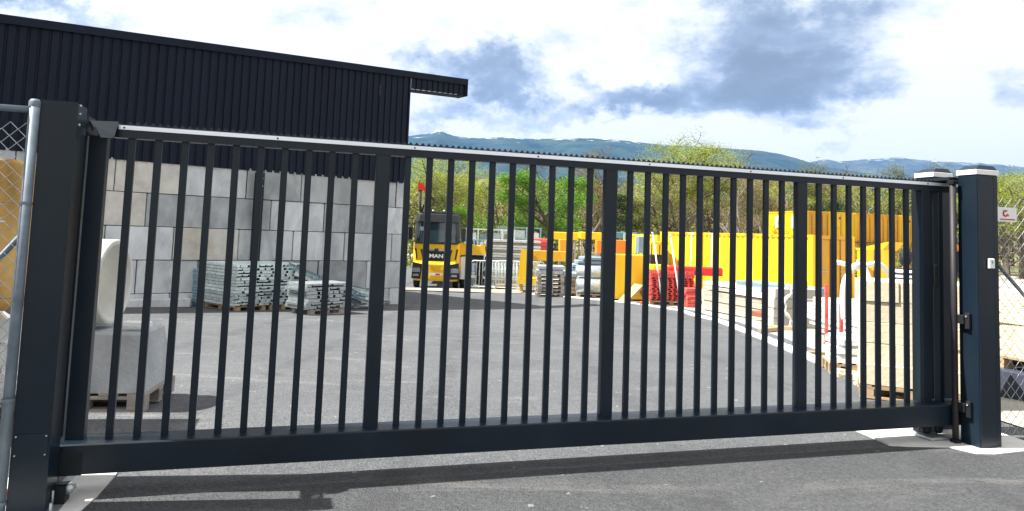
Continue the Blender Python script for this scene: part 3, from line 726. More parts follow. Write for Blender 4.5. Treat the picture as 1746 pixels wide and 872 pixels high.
# --- things behind the left fence
def heap_label(o, l, c, g=None): return tag(o, l, c, g)
lg = gw(-1.6, 1.2)
b = MB(); nx, nz = 26, 18; v = []
for j in range(nz+1):
    for i in range(nx+1):
        x = -1.7+2.3*i/nx; z = 1.10*j/nz+.86
        y = .05*math.sin(i*.9+j*.35)+.03*math.sin(i*2.3-j*.8)
        v.append((x, y, z+.02*math.sin(i*.8)+(.03*math.sin(i*.45) if j == nz else 0)))
for j in range(nz+1):
    for i in range(nx+1):
        x = -1.7+2.3*i/nx; z = 1.10*j/nz+.86; v.append((x, .5+.03*math.sin(i*1.3), z))
f = []; K = (nx+1)*(nz+1)
for j in range(nz):
    for i in range(nx): a = j*(nx+1)+i; f.append((a, a+1, a+nx+2, a+nx+1)); f.append((K+a+nx+1, K+a+nx+2, K+a+1, K+a))
for i in range(nx): a = nz*(nx+1)+i; f.append((a, a+1, K+a+1, K+a)); f.append((i, K+i, K+i+1, i+1))
for j in range(nz):
    a = j*(nx+1)+nx; f.append((a, K+a, K+a+nx+1, a+nx+1)); a = j*(nx+1); f.append((a, a+nx+1, K+a+nx+1, K+a))
tw = thing('tarpaulin_stack', 'tall tan tarpaulin covered load seen through the left fence', 'covered load', lg, YAW)
b.add(v, f, True); b.build('tarpaulin', M['tan'], tw)
for i in range(2):
    o = MB().tube([(-1.7, -.07, 1.1+.42*i), (.6, -.07, 1.09+.42*i)], .006, 5).build('strap', M['white'], tw)
make_pallet('greyish wooden pallet under the load behind the left fence', lg+Vector((-.2, .3, 0)), YAW, m='greywood')
b = MB()
for i in range(3):
    b2 = MB().cbox((-.6, -.28, 0), (.6, .28, .22), .05).build('white_sack', M['plastic'], None, lg+Vector((-.2, .3, .146+i*.225)), YAW+.05*i)
    tag(b2, ['lowest', 'middle', 'uppermost'][i]+' plump white sack piled under the tan load behind the left fence', 'sack', 'white sacks under the tan load')
fl = thing('flowering_plant', 'small mauve flowering plant by the left fence post', 'plant', gw(-.62, -.12), YAW)
b = MB(); b2 = MB(); r2 = random.Random(9)
for i in range(14):
    a = r2.uniform(0, 6.28); h = r2.uniform(.55, .95); d = Vector((math.cos(a)*.09, math.sin(a)*.09, h))
    b.tube([(0, 0, 0), d*.5+Vector((0, 0, .05)), d], .003, 4)
    for j in range(14):
        p = d+Vector((r2.gauss(0, .018), r2.gauss(0, .018), -r2.uniform(0, .16))); e = .013
        b2.add([p+Vector((r2.uniform(-e, e), r2.uniform(-e, e), r2.uniform(-e, e))) for _ in range(3)], [(0, 1, 2)])
b.build('stem', LEAF['green'], fl); b2.build('flower', M['lavender'], fl)
og = thing('marker_cone', 'orange and white traffic cone standing low behind the left fence', 'traffic cone', gw(-.60, -.02), YAW)
MB().lathe([(.13, 0), (.13, .02), (.10, .03), (.075, .16)], (0, 0, 0), 'z', 20).build('cone_base', M['orange'], og)
MB().lathe([(.0745, .161), (.055, .27)], (0, 0, 0), 'z', 20).build('white_band', M['white'], og)
MB().lathe([(.0545, .271), (.02, .45), (0, .452)], (0, 0, 0), 'z', 20).build('cone_tip', M['orange'], og)

# ------------------------------------------------------------------ crane truck
TY = 32.
tp = P(742, 480, TY); tz = gz(tp.x, tp.y)
truck = thing('crane_truck', 'yellow crane truck parked facing the gate beside the block wall corner', 'truck', (tp.x, tp.y, tz), math.radians(3))
Y_ = M['tyellow']
def loft(b, secs):
    """secs: list of (z, halfwidth, yfront, yback, chamfer)"""
    v = []; n = 8
    for z, w, y0, y1, c in secs:
        v += [(-w+c, y0, z), (w-c, y0, z), (w, y0+c, z), (w, y1-.02, z), (w-.02, y1, z), (-w+.02, y1, z), (-w, y1-.02, z), (-w, y0+c, z)]
    f = [tuple(range(n-1, -1, -1)), tuple(range((len(secs)-1)*n, len(secs)*n))]
    for k in range(len(secs)-1):
        for i in range(n): f.append((k*n+i, k*n+(i+1) % n, (k+1)*n+(i+1) % n, (k+1)*n+i))
    return b.add(v, f)
loft(MB(), [(.95, 1.02, .02, 1.9, .12), (1.4, 1.05, .0, 1.95, .13), (2.08, 1.05, .0, 1.95, .13)]).build('cab', Y_, truck)
loft(MB(), [(2.082, 1.04, .02, 1.95, .14), (3.25, .98, .22, 1.95, .16), (3.42, .90, .36, 1.85, .16)]).build('cab_roof', M['blackgloss'], truck)
MB().box((-.78, .062, 2.62), (-.60, .10, 2.80)).build('windscreen_patch', M['bluegrey'], truck)  # small blue grey plate for a paler patch in the windscreen
loft(MB(), [(2.12, .97, -.005, .3, .13), (3.02, .90, .145, .42, .14)]).build('windscreen', M['glass'], truck)
loft(MB(), [(3.03, .99, .06, .40, .14), (3.36, .93, .14, .46, .14)]).build('sun_visor', M['blackgloss'], truck)
MB().cbox((-.75, .4, 3.43), (.75, 1.5, 3.50), .02).build('roof_panel', M['blackgloss'], truck)
for s in (-1, 1):
    for i in range(2): MB().lathe([(0, -.03), (.05, -.02), (.05, .03), (0, .04)], (s*.25+i*.18*s, .38, 3.54), 'y', 10).build('roof_lamp', M['chrome'], truck)
MB().cbox((-.98, -.03, 2.035), (.98, .0, 2.115), .01).build('wiper_panel', M['blackgloss'], truck)
for s in (-1, 1): MB().tube([(s*.1, -.02, 2.12), (s*.6, .0, 2.17), (s*.72, .06, 2.62)], .010, 5).build('wiper', M['black'], truck)
# grille with logo
b = MB(); b.prism([(-.72, -.03, 1.78), (.72, -.03, 1.78), (.60, -.03, 1.28), (-.60, -.03, 1.28)], (0, .031, 0)); g_ = b.build('grille', M['blackgloss'], truck)
MB().prism([(-.62, -.045, 1.79), (.62, -.045, 1.79), (.40, -.045, 1.72), (-.40, -.045, 1.72)], (0, .013, 0)).build('chrome_strip', M['chrome'], truck)
MB().lathe([(0, -.06), (.09, -.055), (.10, -.046)], (0, 0, 1.755), 'y', 14).build('badge', M['blackgloss'], truck)
def textmesh(body, size, name, m, parent, loc, rot=(PI/2, 0, 0), ext=.006, bold=.0, sx=1.):
    cu = bpy.data.curves.new(name, 'FONT'); cu.body = body; cu.size = size; cu.extrude = ext; cu.align_x = 'CENTER'; cu.offset = bold; cu.resolution_u = 3
    to = bpy.data.objects.new(name, cu); COL.objects.link(to); dg = bpy.context.evaluated_depsgraph_get()
    me = bpy.data.meshes.new_from_object(to.evaluated_get(dg)); bpy.data.objects.remove(to); me.materials.clear(); me.materials.append(m)
    o = bpy.data.objects.new(name, me); COL.objects.link(o); o.parent = parent; o.location = loc; o.rotation_euler = rot; o.scale = (sx, 1, 1); return o
textmesh('MAN', .23, 'lettering', M['whitepaint'], truck, (0, -.04, 1.42), bold=.008, sx=1.25)
for s in (-1, 1):
    MB().prism([(s*.98, -.012, 1.82), (s*.90, -.012, 1.82), (s*.84, -.012, 1.38), (s*.90, -.012, 1.33)][::s], (0, .05, 0)).build('air_slot', M['black'], truck)
# bumper, lamps
loft(MB(), [(.38, .98, -.10, .3, .18), (.50, 1.06, -.14, .3, .2), (1.12, 1.06, -.12, .3, .2), (1.26, 1.03, -.02, .3, .16)]).build('bumper', Y_, truck)
for s in (-1, 1):
    MB().prism([(s*.60, -.155, 1.12), (s*1.03, -.155, 1.20), (s*1.07, -.155, .48), (s*.66, -.155, .46)][::-s], (0, .3, 0)).build('lamp_surround', M['black'], truck)
    h = MB().cbox((s*.86-.17, -.175, .76), (s*.86+.17, -.156, .96), .02).build('headlight', M['chrome'], truck)
    MB().cbox((s*.86-.15, -.172, .58), (s*.86+.12, -.157, .68), .015).build('fog_light', M['chrome'], truck)
for i in range(4): MB().box((-.26+.02*i, -.142, 1.04-i*.055), (.26-.02*i, -.1385, 1.055-i*.055)).build('bumper_slot', M['rust'], truck)
MB().cbox((-.27, -.15, .62), (.27, -.1405, .74), .004).build('number_plate', M['whitepaint'], truck)
MB().box((.0, -.152, .64), (.20, -.1505, .72)).build('plate_mark', M['stamp'], truck)
for s in (-1, 1):
    q = MB().lathe([(.0, -.15), (.28, -.15), (.46, -.13), (.49, -.06), (.49, .06), (.46, .13), (.0, .13)], (s*.90, .95, .49), 'x', 24).build('wheel', M['black'], truck)
    MB().lathe([(.0, -.0), (.20, .0), (.25, .03)], (s*.90+s*.155, .95, .49), 'x', 16).build('rim', M['whitepaint'], truck)
    mr = MB().tube([(s*1.0, .1, 2.95), (s*1.16, .02, 2.95), (s*1.2, .02, 2.1), (s*1.0, .1, 2.15)], .018, 6).build('mirror_arm', M['black'], truck)
    MB().cbox((s*1.2-.10, -.03, 2.2), (s*1.2+.10, .07, 2.78), .02).build('mirror', M['blackgloss'], truck)
    MB().cbox((s*1.03-.04, .75, .9), (s*1.03+.04, 1.8, 1.05), .01).build('step', M['black'], truck)
MB().box((-.42, 1.9, .55), (.42, 9., .85)).build('chassis', M['anthra_dark'], truck)
MB().cbox((-1.06, 3.2, 1.0), (1.06, 9., 1.16), .01).build('flatbed', M['greywood'], truck)
MB().cbox((-.35, 2.15, .9), (.35, 2.9, 2.9), .03).build('crane_column', M['red'], truck)
b = MB(); b.prism([(-1.15, 2.4, 4.60), (-1.15, 2.4, 5.05), (-.70, 2.4, 4.66), (-.78, 2.4, 4.55)], (0, .35, 0)); b.build('crane_boom', M['red'], truck); MB().tube([(-.3, 2.5, 2.8), (-1.0, 2.5, 3.6), (-1.05, 2.5, 4.6)], .07, 8).build('boom_arm', M['black'], truck)
pts = [(-.62+.28*math.cos(a), 2.2, 4.05+.24*math.sin(a)) for a in [-2.4+i*.4 for i in range(12)]]
MB().tube([(-.9, 2.2, 3.5)]+pts, .045, 7).build('crane_hose', M['black'], truck)
for yy in (6.4, 7.7):
    for s in (-1, 1): MB().lathe([(.0, -.2), (.46, -.18), (.49, -.1), (.49, .1), (.46, .18), (.0, .2)], (s*.82, yy, .49), 'x', 20).build('wheel', M['black'], truck)

# ------------------------------------------------------------------ shipping and site containers
_cc = {}
def container(label, loc, rz, L=6.06, Wd=2.44, H=2.6, ms='yellow', me='ochre', group=None, doors=True, vent=False, window=False, opened=False):
    q = thing('container', label, 'container', loc, rz, group)
    key = (L, Wd, H, ms, me)
    if key not in _cc:
        d = {}
        def corr(x0, x1, ax_, fixed, sgn, pitch=.278, dep=.036):
            prof_ = []; x = x0
            while x < x1-.01:
                for dx, dy in ((0, 0), (.10, 0), (.14, dep), (.24, dep)):
                    if x+dx < x1: prof_.append((x+dx, dy))
                x += pitch
            prof_.append((x1, 0)); b = MB(); v = []
            for a, dy in prof_:
                p = (a, fixed-sgn*dy) if ax_ == 'x' else (fixed-sgn*dy, a)
                v += [(p[0], p[1], .16), (p[0], p[1], H-.12)]
            b.add(v, [(2*i, 2*i+2, 2*i+3, 2*i+1) for i in range(len(prof_)-1)]); return b
        d['sideA'] = corr(.14, L-.14, 'x', -.03, 1).mesh('side_panel', M[ms])
        d['sideB'] = corr(.14, L-.14, 'x', -Wd+.03, -1).mesh('side_panel', M[ms])
        d['back'] = corr(-Wd+.14, -.14, 'y', L-.03, 1).mesh('end_panel', M[me])
        d['roof'] = MB().box((.05, -Wd+.05, H-.06), (L-.05, -.05, H-.02)).mesh('roof', M[ms])
        d['post'] = MB().box((0, -.14, .121), (.14, 0, H-.121)).mesh('corner_post', M[ms])
        d['cast'] = MB().box((-.004, -.16, 0), (.17, .004, .12)).mesh('corner_casting', M[ms])
        d['long'] = MB().box((.171, -.10, .02), (L-.171, -.005, .15)).mesh('bottom_rail', M[ms])
        d['longt'] = MB().box((.171, -.08, H-.115), (L-.171, -.006, H-.005)).mesh('top_rail', M[ms])
        d['cross'] = MB().box((.01, -Wd+.171, 0.02), (.10, -.171, .15)).mesh('door_sill', M[me])
        d['crosst'] = MB().box((.01, -Wd+.171, H-.15), (.10, -.171, H-.005)).mesh('door_header', M[me])
        hw = Wd/2
        b = MB().box((.03, -hw+.01, .16), (.07, -.145, H-.16))
        for k in range(4): b.box((.022, -hw+.06, .35+k*.56), (.0295, -.20, .72+k*.56))
        d['door'] = b.mesh('door', M[me])
        d['rod'] = MB().tube([(.0, 0, .12), (.0, 0, H-.14)], .018, 8).mesh('lock_rod', M['rust'])
        d['handle'] = MB().box((-.03, -.32, 1.16), (-.015, .02, 1.20)).mesh('handle', M['galv'])
        d['slot'] = MB().box((0, -.0045, H-.085), (.12, .0, H-.045)).mesh('slot', M['rust'])
        _cc[key] = d
    d = _cc[key]
    def put(k, loc_=(0, 0, 0), par=None, rz_=0, nm=None):
        o = bpy.data.objects.new(nm or d[k].name, d[k]); COL.objects.link(o); o.parent = par or q; o.location = loc_; o.rotation_euler.z = rz_; return o
    put('sideA'); put('sideB'); put('back'); put('roof')
    for x, y in ((0, 0), (L-.14, 0), (0, -Wd+.14), (L-.14, -Wd+.14)): put('post', (x, y, 0))
    for x, y in ((0, 0), (L-.166, 0), (0, -Wd+.156), (L-.166, -Wd+.156)):
        put('cast', (x, y, 0)); put('cast', (x, y, H-.12))
    put('long'); put('long', (0, -Wd+.105, 0)); put('longt'); put('longt', (0, -Wd+.086, 0)); put('cross'); put('crosst')
    for k in range(int((L-.6)/.5)): put('slot', (.45+k*.5, 0, 0))
    if doors:
        for s in (0, 1):
            dd = put('door', (0, 0 if s == 0 else -Wd/2+.135, 0))
            for y in (-Wd/2+.22, -Wd/2+.72) if s == 0 else (-Wd/2+.22, -Wd/2+.72):
                put('rod', (-.005, y, 0), dd); 
            put('handle', (0, -Wd/2+.72, 0), dd)
    if window:
        for k, w0 in enumerate((1.0, 3.4)):
            wf = MB().box((w0-.06, -.028, 1.0), (w0+1.16, .012, 2.15)).build('window', M['whitepaint'], q)
            MB().box((w0, .0125, 1.06), (w0+1.1, .018, 2.09)).build('shutter', M['white'], wf)
    if vent:
        MB().lathe([(0, -.02), (.10, -.015), (.10, .025)], (.0, -.9, 2.05), 'x', 12).build('vent', M['rust'], q)
    return q
CA = math.atan2(.89, -.457)
k0 = P(1386, 420, 27.4); k0.z = -.66
container('yellow container with rusty doors in shaded yellow at the right end of the row', k0, CA, 6.06, 2.44, 2.6, 'yellow', 'ochre')
dv = Vector((math.cos(CA), math.sin(CA), 0))
container('short yellow container at the far left end of the row behind the red stack', k0+dv*6.2, CA, 2.99, 2.44, 2.6, 'yellow', 'yellow')
od = thing('container_door', 'loose shade toned yellow container door leaf standing open right of the rusty doors', 'door', P(1474, 470, 28.9), CA-.9)
od.location.z = -.66
MB().box((-.03, -1.1, .15), (.02, .0, 2.1)).build('leaf', M['ochre'], od)
for y in (-.9, -.35): MB().tube([(-.05, y, .12), (-.05, y, 2.12)], .02, 8).build('lock_rod', M['rust'], od)
lk = thing('tool_locker', 'narrow yellow steel locker with shade toned door and raised sloping lid near the stone stack', 'locker', P(1502, 470, 29.5), CA)
lk.location.z = -.66
MB().cbox((0, -.95, .05), (1.1, 0, 2.05), .01).build('body', M['yellow'], lk)
MB().box((-.012, -.93, .1), (-.0005, -.02, 2.0)).build('door', M['ochre'], lk)
MB().prism([(-.05, .02, 2.07), (1.15, .02, 2.07), (1.15, .02, 2.12), (-.35, .02, 2.45), (-.36, .02, 2.40)], (0, -1.0, 0)).build('lid', M['yellow'], lk)
MB().box((-.02, -.97, 2.0), (-.0125, .01, 2.05)).build('edge_strip', M['rust'], lk)
# two storeys of site containers further back
q0 = P(1376, 420, 62.); q0.z = -.65
FA = math.atan2(.97, -.25)
pv = Vector((.97, .25, 0))
shade = ['ochre', 'yellow', 'ochre', 'ochre', 'yellow']  # end tone by container: ochre is yellow with shade painted in
ords = ['first', 'second', 'third', 'fourth', 'fifth']
for lv in (0, 1):
    for i in range(5):
        container('%s storey container, %s from the left of the two storey block behind' % ('upper' if lv else 'ground', ords[i]),
                  q0+pv*(2.5*i)+Vector((0, 0, 2.62*lv)), FA, 6.06, 2.44, 2.58, 'yellow', 'ochre' if shade[i] == 'ochre' else 'yellow', 'containers of the two storey block', vent=(i in (1, 4)), window=(i == 0 and lv == 1))
rl = thing('walkway_railing', 'thin brown walkway railing along the foot of the upper container storey', 'railing', q0+Vector((0, 0, 2.5)), math.atan2(.25, .97))
MB().box((0, -1.0, 0), (12.5, -.05, .08)).build('walkway', M['rust'], rl)
for x in range(0, 13, 2): MB().tube([(x+.1, -.95, .08), (x+.1, -.95, .55)], .025, 5).build('baluster', M['rust'], rl)
container('yellow container standing low behind the red and white clutter left of the row', Vector((P(1120, 430, 41).x, 41, -.65)), CA, 2.99, 2.44, 2.45, 'yellow', 'yellow')

# ------------------------------------------------------------------ stored things along the far side, left to right
dp = P(806, 470, 33.); dz_ = gz(dp.x, 33.)
dmp = thing('site_dumper', 'small white and black site machine with yellow tipping tray beside the truck', 'dumper', (dp.x, 33., dz_), 0)
MB().prism([(-.60, -.4, 1.55), (.60, -.4, 1.62), (.50, -.4, 2.1), (.30, -.4, 2.0), (-.62, -.4, 2.12)], (0, 1.2, 0)).build('tray', Y_, dmp)
MB().cbox((-.60, -.3, 1.2), (.45, .8, 1.54), .03).build('engine_housing', M['black'], dmp)
MB().cbox((-.60, -.35, .45), (-.12, .5, 1.5), .05).build('white_cowl', M['white'], dmp)
MB().cbox((.15, -.2, .2), (.45, .5, 1.2), .03).build('mast', M['anthra_dark'], dmp)
for x in (-.5, .4): MB().lathe([(0, -.1), (.28, -.1), (.30, 0), (.28, .1), (0, .1)], (x, .2, .30), 'x', 16).build('wheel', M['black'], dmp)
def barrier(label, loc, rz, w=2.1, h=1.35, group=None, m='galv_pale', src=None):
    if src: return ctree(src, label, loc, rz)
    q = thing('crowd_barrier', label, 'barrier', loc, rz, group)
    MB().tube([(0, 0, .12), (0, 0, h-.1), (.1, 0, h), (w-.1, 0, h), (w, 0, h-.1), (w, 0, .12)], .021, 7).build('frame', M[m], q)
    MB().tube([(0, 0, .2), (w, 0, .2)], .016, 6).build('bottom_rail', M[m], q)
    me = MB().tube([(0, 0, .2), (0, 0, h)], .010, 5).mesh('bar', M[m])
    n = int(w/.13)
    for i in range(1, n):
        o = bpy.data.objects.new('bar', me); COL.objects.link(o); o.parent = q; o.location = (i*w/n, 0, 0)
    for x in (.25, w-.25): MB().box((x-.03, -.25, 0), (x+.03, .25, .03)).build('foot', M[m], q)
    return q
b0 = None
for i, (px, Y, rz, lb) in enumerate(((803, 31.6, .12, 'leftmost'), (818, 32.2, .05, 'second'), (830, 31.2, -.10, 'third'), (846, 30.6, .05, 'rightmost'))):
    p = P(px, 450, Y); p.z = gz(p.x, Y)
    o = barrier('galvanised crowd barrier, %s of the four overlapping before the panel stack' % lb, p, rz, src=b0)
    if b0 is None: b0 = o; o['group'] = 'crowd barriers before the panel stack'
fmesh = [deck_mesh(2.5, 1.3, .115, 'formwork', m_, False) for m_ in ('galv_pale', 'whitepaint', 'greywood')]
p = P(872, 450, 33.5); p.z = gz(p.x, p.y)
stack_of(fmesh, 'formwork', 'formwork sheet of the tall stack behind the crowd barriers', 'formwork panel', 'formwork panels behind the barriers', p, .1, 19, .118, .05, .03, 11)
p = G(862, 494); make_pallet('brown wooden pallet lying low before the crowd barriers', p, .1, m='wood')
o = MB().cbox((-.5, -.3, 0), (.5, .3, .10), .02).build('timber_offcut', M['wood'], None, p+Vector((0, 0, .145)), .1); tag(o, 'flat brown timber offcut on the low pallet before the barriers', 'timber')
# yellow stillage
p = P(930, 470, 30.); p.z = gz(p.x, p.y)
yb = thing('yellow_stillage', 'yellow steel stillage box with open slatted side behind the grey pallets', 'stillage', p, -.05)
MB().prism([(-1.15, -.5, .55), (-.65, -.5, .55), (-.60, -.5, 1.72), (-1.05, -.5, 1.75)], (0, .05, 0)).build('end_plate', M['yellow'], yb)
MB().box((-.62, -.42, 1.30), (1.10, .5, 1.70)).build('side_plate', M['ochre'], yb)
MB().box((-1.15, -.5, .30), (-.30, .5, .54)).build('base_rail', M['yellow'], yb)
for i in range(5): MB().box((-.58+.04*i, -.46, .62+i*.13), (-.35, -.43, .68+i*.13)).build('slat', M['yellow'], yb)
for x in (-1.0, 1.0):
    for y in (-.4, .4): MB().box((x-.05, y-.05, 0), (x+.05, y+.05, .56)).build('leg', M['ochre'], yb)
# stacked pallets
p = G(938, 507); p.y += .4; base = Vector((p.x, p.y, gz(p.x, p.y)))
pp = None
for i in range(6):
    l = base+Vector((rr.uniform(-.03, .03), rr.uniform(-.02, .02), i*.146))
    lab = nth(i, 6)+' pale weathered pallet of the stack left of the brown timbers'
    if pp is None: pp = make_pallet(lab, l, .05, 'pallets in the stack of six', 'greywood', 1.0, .8, 5)
    else: ctree(pp, lab, l, .05+rr.uniform(-.04, .04))
for i in range(2):
    o = MB().cbox((-.52, -.36, 0), (.50, .38, .15), .04).build('grey_bundle', M['galv'], None, base+Vector((-.02+.05*i, 0, 6*.146+.155*i)), .04)
    tag(o, ['lower', 'upper'][i]+' shiny grey wrapped bundle on top of the pallet stack', 'bundle', 'grey bundles on the pallet stack')
base2 = Vector((G(980, 505).x, base.y+.1, 0)); base2.z = gz(base2.x, base2.y)
make_pallet('wooden pallet under the brown boards beside the pallet stack', base2, .03, m='wood', Lx=.9)
bm1 = MB().cbox((-.42, -.5, 0), (.42, .5, .098), .01).mesh('thick_timber', mat('brown_boards', (.24, .16, .10), .85, 0, .3, 5, .2, 50, dirt=.4, dirtcol=(.12, .09, .07), perobj=.3))
stack_of([bm1], 'thick_timber', 'thick brown timber between the pallet stack and silver rolls', 'board', 'brown boards in the stack', base2+Vector((0, 0, .146)), .03, 6, .1, .02, .02, 4)
o = MB().cbox((-.46, -.5, 0), (.46, .5, .16), .04).build('grey_bundle', M['galv'], None, base2+Vector((0, 0, .75)), .03); tag(o, 'shiny grey wrapped bundle on top of the brown board stack', 'bundle')
# silver rolls
base3 = P(1012, 470, 26.6); base3.z = gz(base3.x, base3.y)
make_pallet('grey wooden pallet carrying the big silver rolls', base3, -.02, m='greywood', Lx=1.3)
k = 0
for j, (n, r_) in enumerate(((2, .27), (1, .27))):
    for i in range(n):
        c = base3+Vector((-.05, -.27+.55*i+.27*j, .146+r_+j*.47))
        b = MB().lathe([(.06, -.62), (r_*.92, -.62), (r_, -.58), (r_, .58), (r_*.92, .62), (.06, .62), (.06, -.62)], (0, 0, 0), 'x', 20)
        o = b.build('silver_roll', M['galv'], None, c, .02); tag(o, 'big silver foil wrapped roll %s' % (('lying in front on the pallet', 'lying at the back on the pallet')[i] if j == 0 else 'crowning the two on the pallet'), 'roll', 'silver rolls on a pallet')
for i in range(4):
    c = P(995+8*i, 450, 28.3); c.z = gz(c.x, 28.3)+.9+.14*i
    o = MB().cbox((-.7, -.4, 0), (.7, .4, .125), .03).build('flat_bundle', M['bluegrey'], None, c, .05*i); tag(o, nth(i, 4)+' dark blue grey flat bundle behind the silver rolls', 'bundle', 'dark bundles behind the silver rolls')
o = MB().cbox((-.75, -.45, 0), (.75, .45, .9), .03).build('grey_crate', M['greywood'], None, Vector((P(1007, 450, 28.3).x, 28.3, gz(2, 28.3)))); tag(o, 'grey crate under the dark flat bundles behind the silver rolls', 'crate')
# yellow box
p = G(1071, 513); yb2 = thing('yellow_cabinet', 'tall plain yellow cabinet between silver rolls and red panels', 'cabinet', p, .02)
MB().cbox((-.56, 0, .05), (.56, .8, 1.62), .015).build('body', M['yellow'], yb2)
MB().box((-.02, -.006, .08), (.545, -.0005, 1.58)).build('door', M['yellow'], yb2)
for x in (-.5, .5): MB().box((x-.05, .02, 0), (x+.05, .75, .05)).build('skid', M['rust'], yb2)
for x in (-.4, .1): MB().tube([(x, .2, 1.62), (x, .2, 1.67), (x+.1, .2, 1.67), (x+.1, .2, 1.62)], .012, 5).build('lifting_eye', M['rust'], yb2)
# tan boards propped as a tent
p = G(1094, 517); tt = thing('propped_boards', 'two tan boards propped like a tent before the red panel stack', 'boards', p, .25)
MB().prism([(-.62, -.05, .0), (-.55, -.05, .0), (.08, -.05, .56), (.02, -.05, .62)], (0, .7, 0)).build('board', M['wood'], tt)
MB().prism([(.08, -.06, .55), (.13, -.06, .60), (.44, -.06, .0), (.38, -.06, .0)], (0, .7, 0)).build('board', M['wood'], tt)
o = MB().cbox((-.07, -.06, 0), (.07, .06, .11), .01).build('red_block', M['redmat'], None, G(1093, 519)+Vector((0, -.2, 0))); tag(o, 'small red block on the asphalt before the tan boards', 'block')
# red panels
def redpanel():
    b = MB(); 
    for i in range(9): x = -.72+i*.18; b.box((x-.03, -.5, .0), (x+.03, .5, .05))
    for j in range(5): y = -.45+j*.225; b.box((-.75, y-.03, .0505), (.75, y+.03, .068))
    return b.mesh('red_grate', M['redmat'])
rm = redpanel(); p = G(1145, 521); p.y += .5; p.z = gz(p.x, p.y)
make_pallet('wooden pallet under the tall stack of faded red panels', p, .06, m='wood', Lx=1.5)
stack_of([rm], 'red_grate', 'faded red grate of the stack right of the yellow cabinet', 'red panel', 'red panels in the tall stack', p+Vector((0, 0, .146)), .06, 14, .071, .03, .02, 21)
p2 = G(1180, 524); p2.y += .4; p2.z = gz(p2.x, p2.y)
rm2 = MB().cbox((-.26, -.4, 0), (.26, .4, .12), .02).mesh('red_box', M['redmat'])
stack_of([rm2], 'red_box', 'small faded red box beside the tall red grate stack', 'box', 'small red boxes beside the red panels', p2, .1, 5, .125, .05, .06, 22)
for a, b__ in (((1113, 398), (1127, 521)), ((1143, 402), (1158, 523))):
    g0 = G(b__[0], b__[1]-1)+Vector((0, -.25, 0)); tpnt = P(a[0], a[1], g0.y+.45)
    po = thing('leaning_pole', 'slim pale pole leaning on the red panels, %s of two' % ('left' if a[0] < 1130 else 'right'), 'pole', g0)
    d = tpnt-g0; d.z += 0
    MB().tube([(0, 0, 0), d], [.028, .024], 8).build('shaft', M['pipe'], po)
    MB().lathe([(.045, -.02), (.045, .03), (0, .035)], d, 'z', 8).build('tip', M['galv'], po)
o = P(1186, 462, 24.6)
rb = thing('red_barrier', 'bright red plastic road barrier lying across the stacks below the containers', 'barrier', o, .04)
MB().cbox((-1.0, -.16, -.16), (.92, .16, .14), .05).build('body', M['red'], rb)
for x in (-.7, 0., .65): MB().cbox((x-.12, -.17, -.06), (x+.12, -.1605, .06), .02).build('recess', M['redmat'], rb)
# frames and uprights between
for i, px in enumerate((1178, 1213, 1163)):
    g0 = P(px, 460, 26.2); g0.z = gz(g0.x, g0.y); t0 = P(px, 399, 26.2)
    po = thing('thin_upright', 'thin pale upright before the yellow container, %s of three' % ('middle', 'right', 'left')[i], 'pole', g0)
    MB().tube([(0, 0, 0), (0, 0, t0.z-g0.z)], .022, 8).build('shaft', M['pipe'], po)
    MB().cbox((-.10, -.02, t0.z-g0.z-.02), (.10, .02, t0.z-g0.z+.03), .005).build('head', M['pipe'], po)

# long planks stack
s0, s1 = G(1188, 527), G(1338, 551); dr = (s1-s0); dr.z = 0; Lp = dr.length; ang = math.atan2(dr.y, dr.x); mid = (s0+s1)/2
nrm = Vector((-math.sin(ang), math.cos(ang), 0)); mid = mid+nrm*.7; mid.z = gz(mid.x, mid.y)
bd = MB().cbox((-Lp*.48, -.55, 0), (Lp*.42, .55, .14), .01).mesh('concrete_plank', mat('beige_plank', (.38, .34, .27), .9, 0, .2, 3, .3, 25, dirt=.35, dirtcol=(.22, .18, .13), perobj=.15))
stack_of([bd], 'concrete_plank', 'broad beige plank low in the long stack before the containers', 'plank', 'beige planks of the long stack', mid+Vector((0, 0, .02)), ang, 4, .15, .05, .01, 31)
for i, (x0, x1, z0, z1, mm, lab) in enumerate(((-.1, .5, .64, .78, 'whitepaint', 'white slab lying on the beige planks at the right'), (-.48, .1, .66, .76, 'greywood', 'grey board lying on the beige planks at the left'),
      (-.5, .18, .80, .90, 'white', 'long white board near the top of the plank stack at the left'), (-.1, .56, .84, 1.04, 'bluegrey', 'blue grey steel beam on top of the plank stack'), (.1, .42, .5, .635, 'rust', 'rusty brown box between the planks at the right'))):
    if lab.startswith('rusty'): o = MB().cbox((0, 0, 0), (.8, .5, .14), .01).build('rusty_box', M['rust'], None, mid+Vector((math.cos(ang)*Lp*.26, math.sin(ang)*Lp*.26, .16))-nrm*1.05, ang)
    else: o = MB().cbox((Lp*x0, -.58+.05*i, 0), (Lp*x1, .5, z1-z0), .012).build('beam' if 'beam' in lab else 'board', M[mm], None, mid+Vector((0, 0, z0+.0)), ang)
    tag(o, lab, 'beam' if 'beam' in lab else ('box' if 'box' in lab else 'board'))
def scatter_box(name, label, cat, px, py, sz, m, rz=0, Y=None, z=None, group=None):
    p = G(px, py) if Y is None else P(px, py, Y)
    if Y is not None and z is None: p.z = gz(p.x, p.y)
    if z is not None: p.z = z
    o = MB().cbox((-sz[0]/2, 0, 0), (sz[0]/2, sz[1], sz[2]), min(.015, sz[2]*.2)).build(name, M[m] if isinstance(m, str) else m, None, p, rz); return tag(o, label, cat, group)
scatter_box('timber_offcut', 'pale wooden offcut lying before the beige planks', 'timber', 1316, 566, (.75, .12, .09), 'wood', .7)
scatter_box('timber_offcut', 'second wooden offcut crossing the pale one before the planks', 'timber', 1332, 562, (.5, .10, .08), 'wood', -.3)
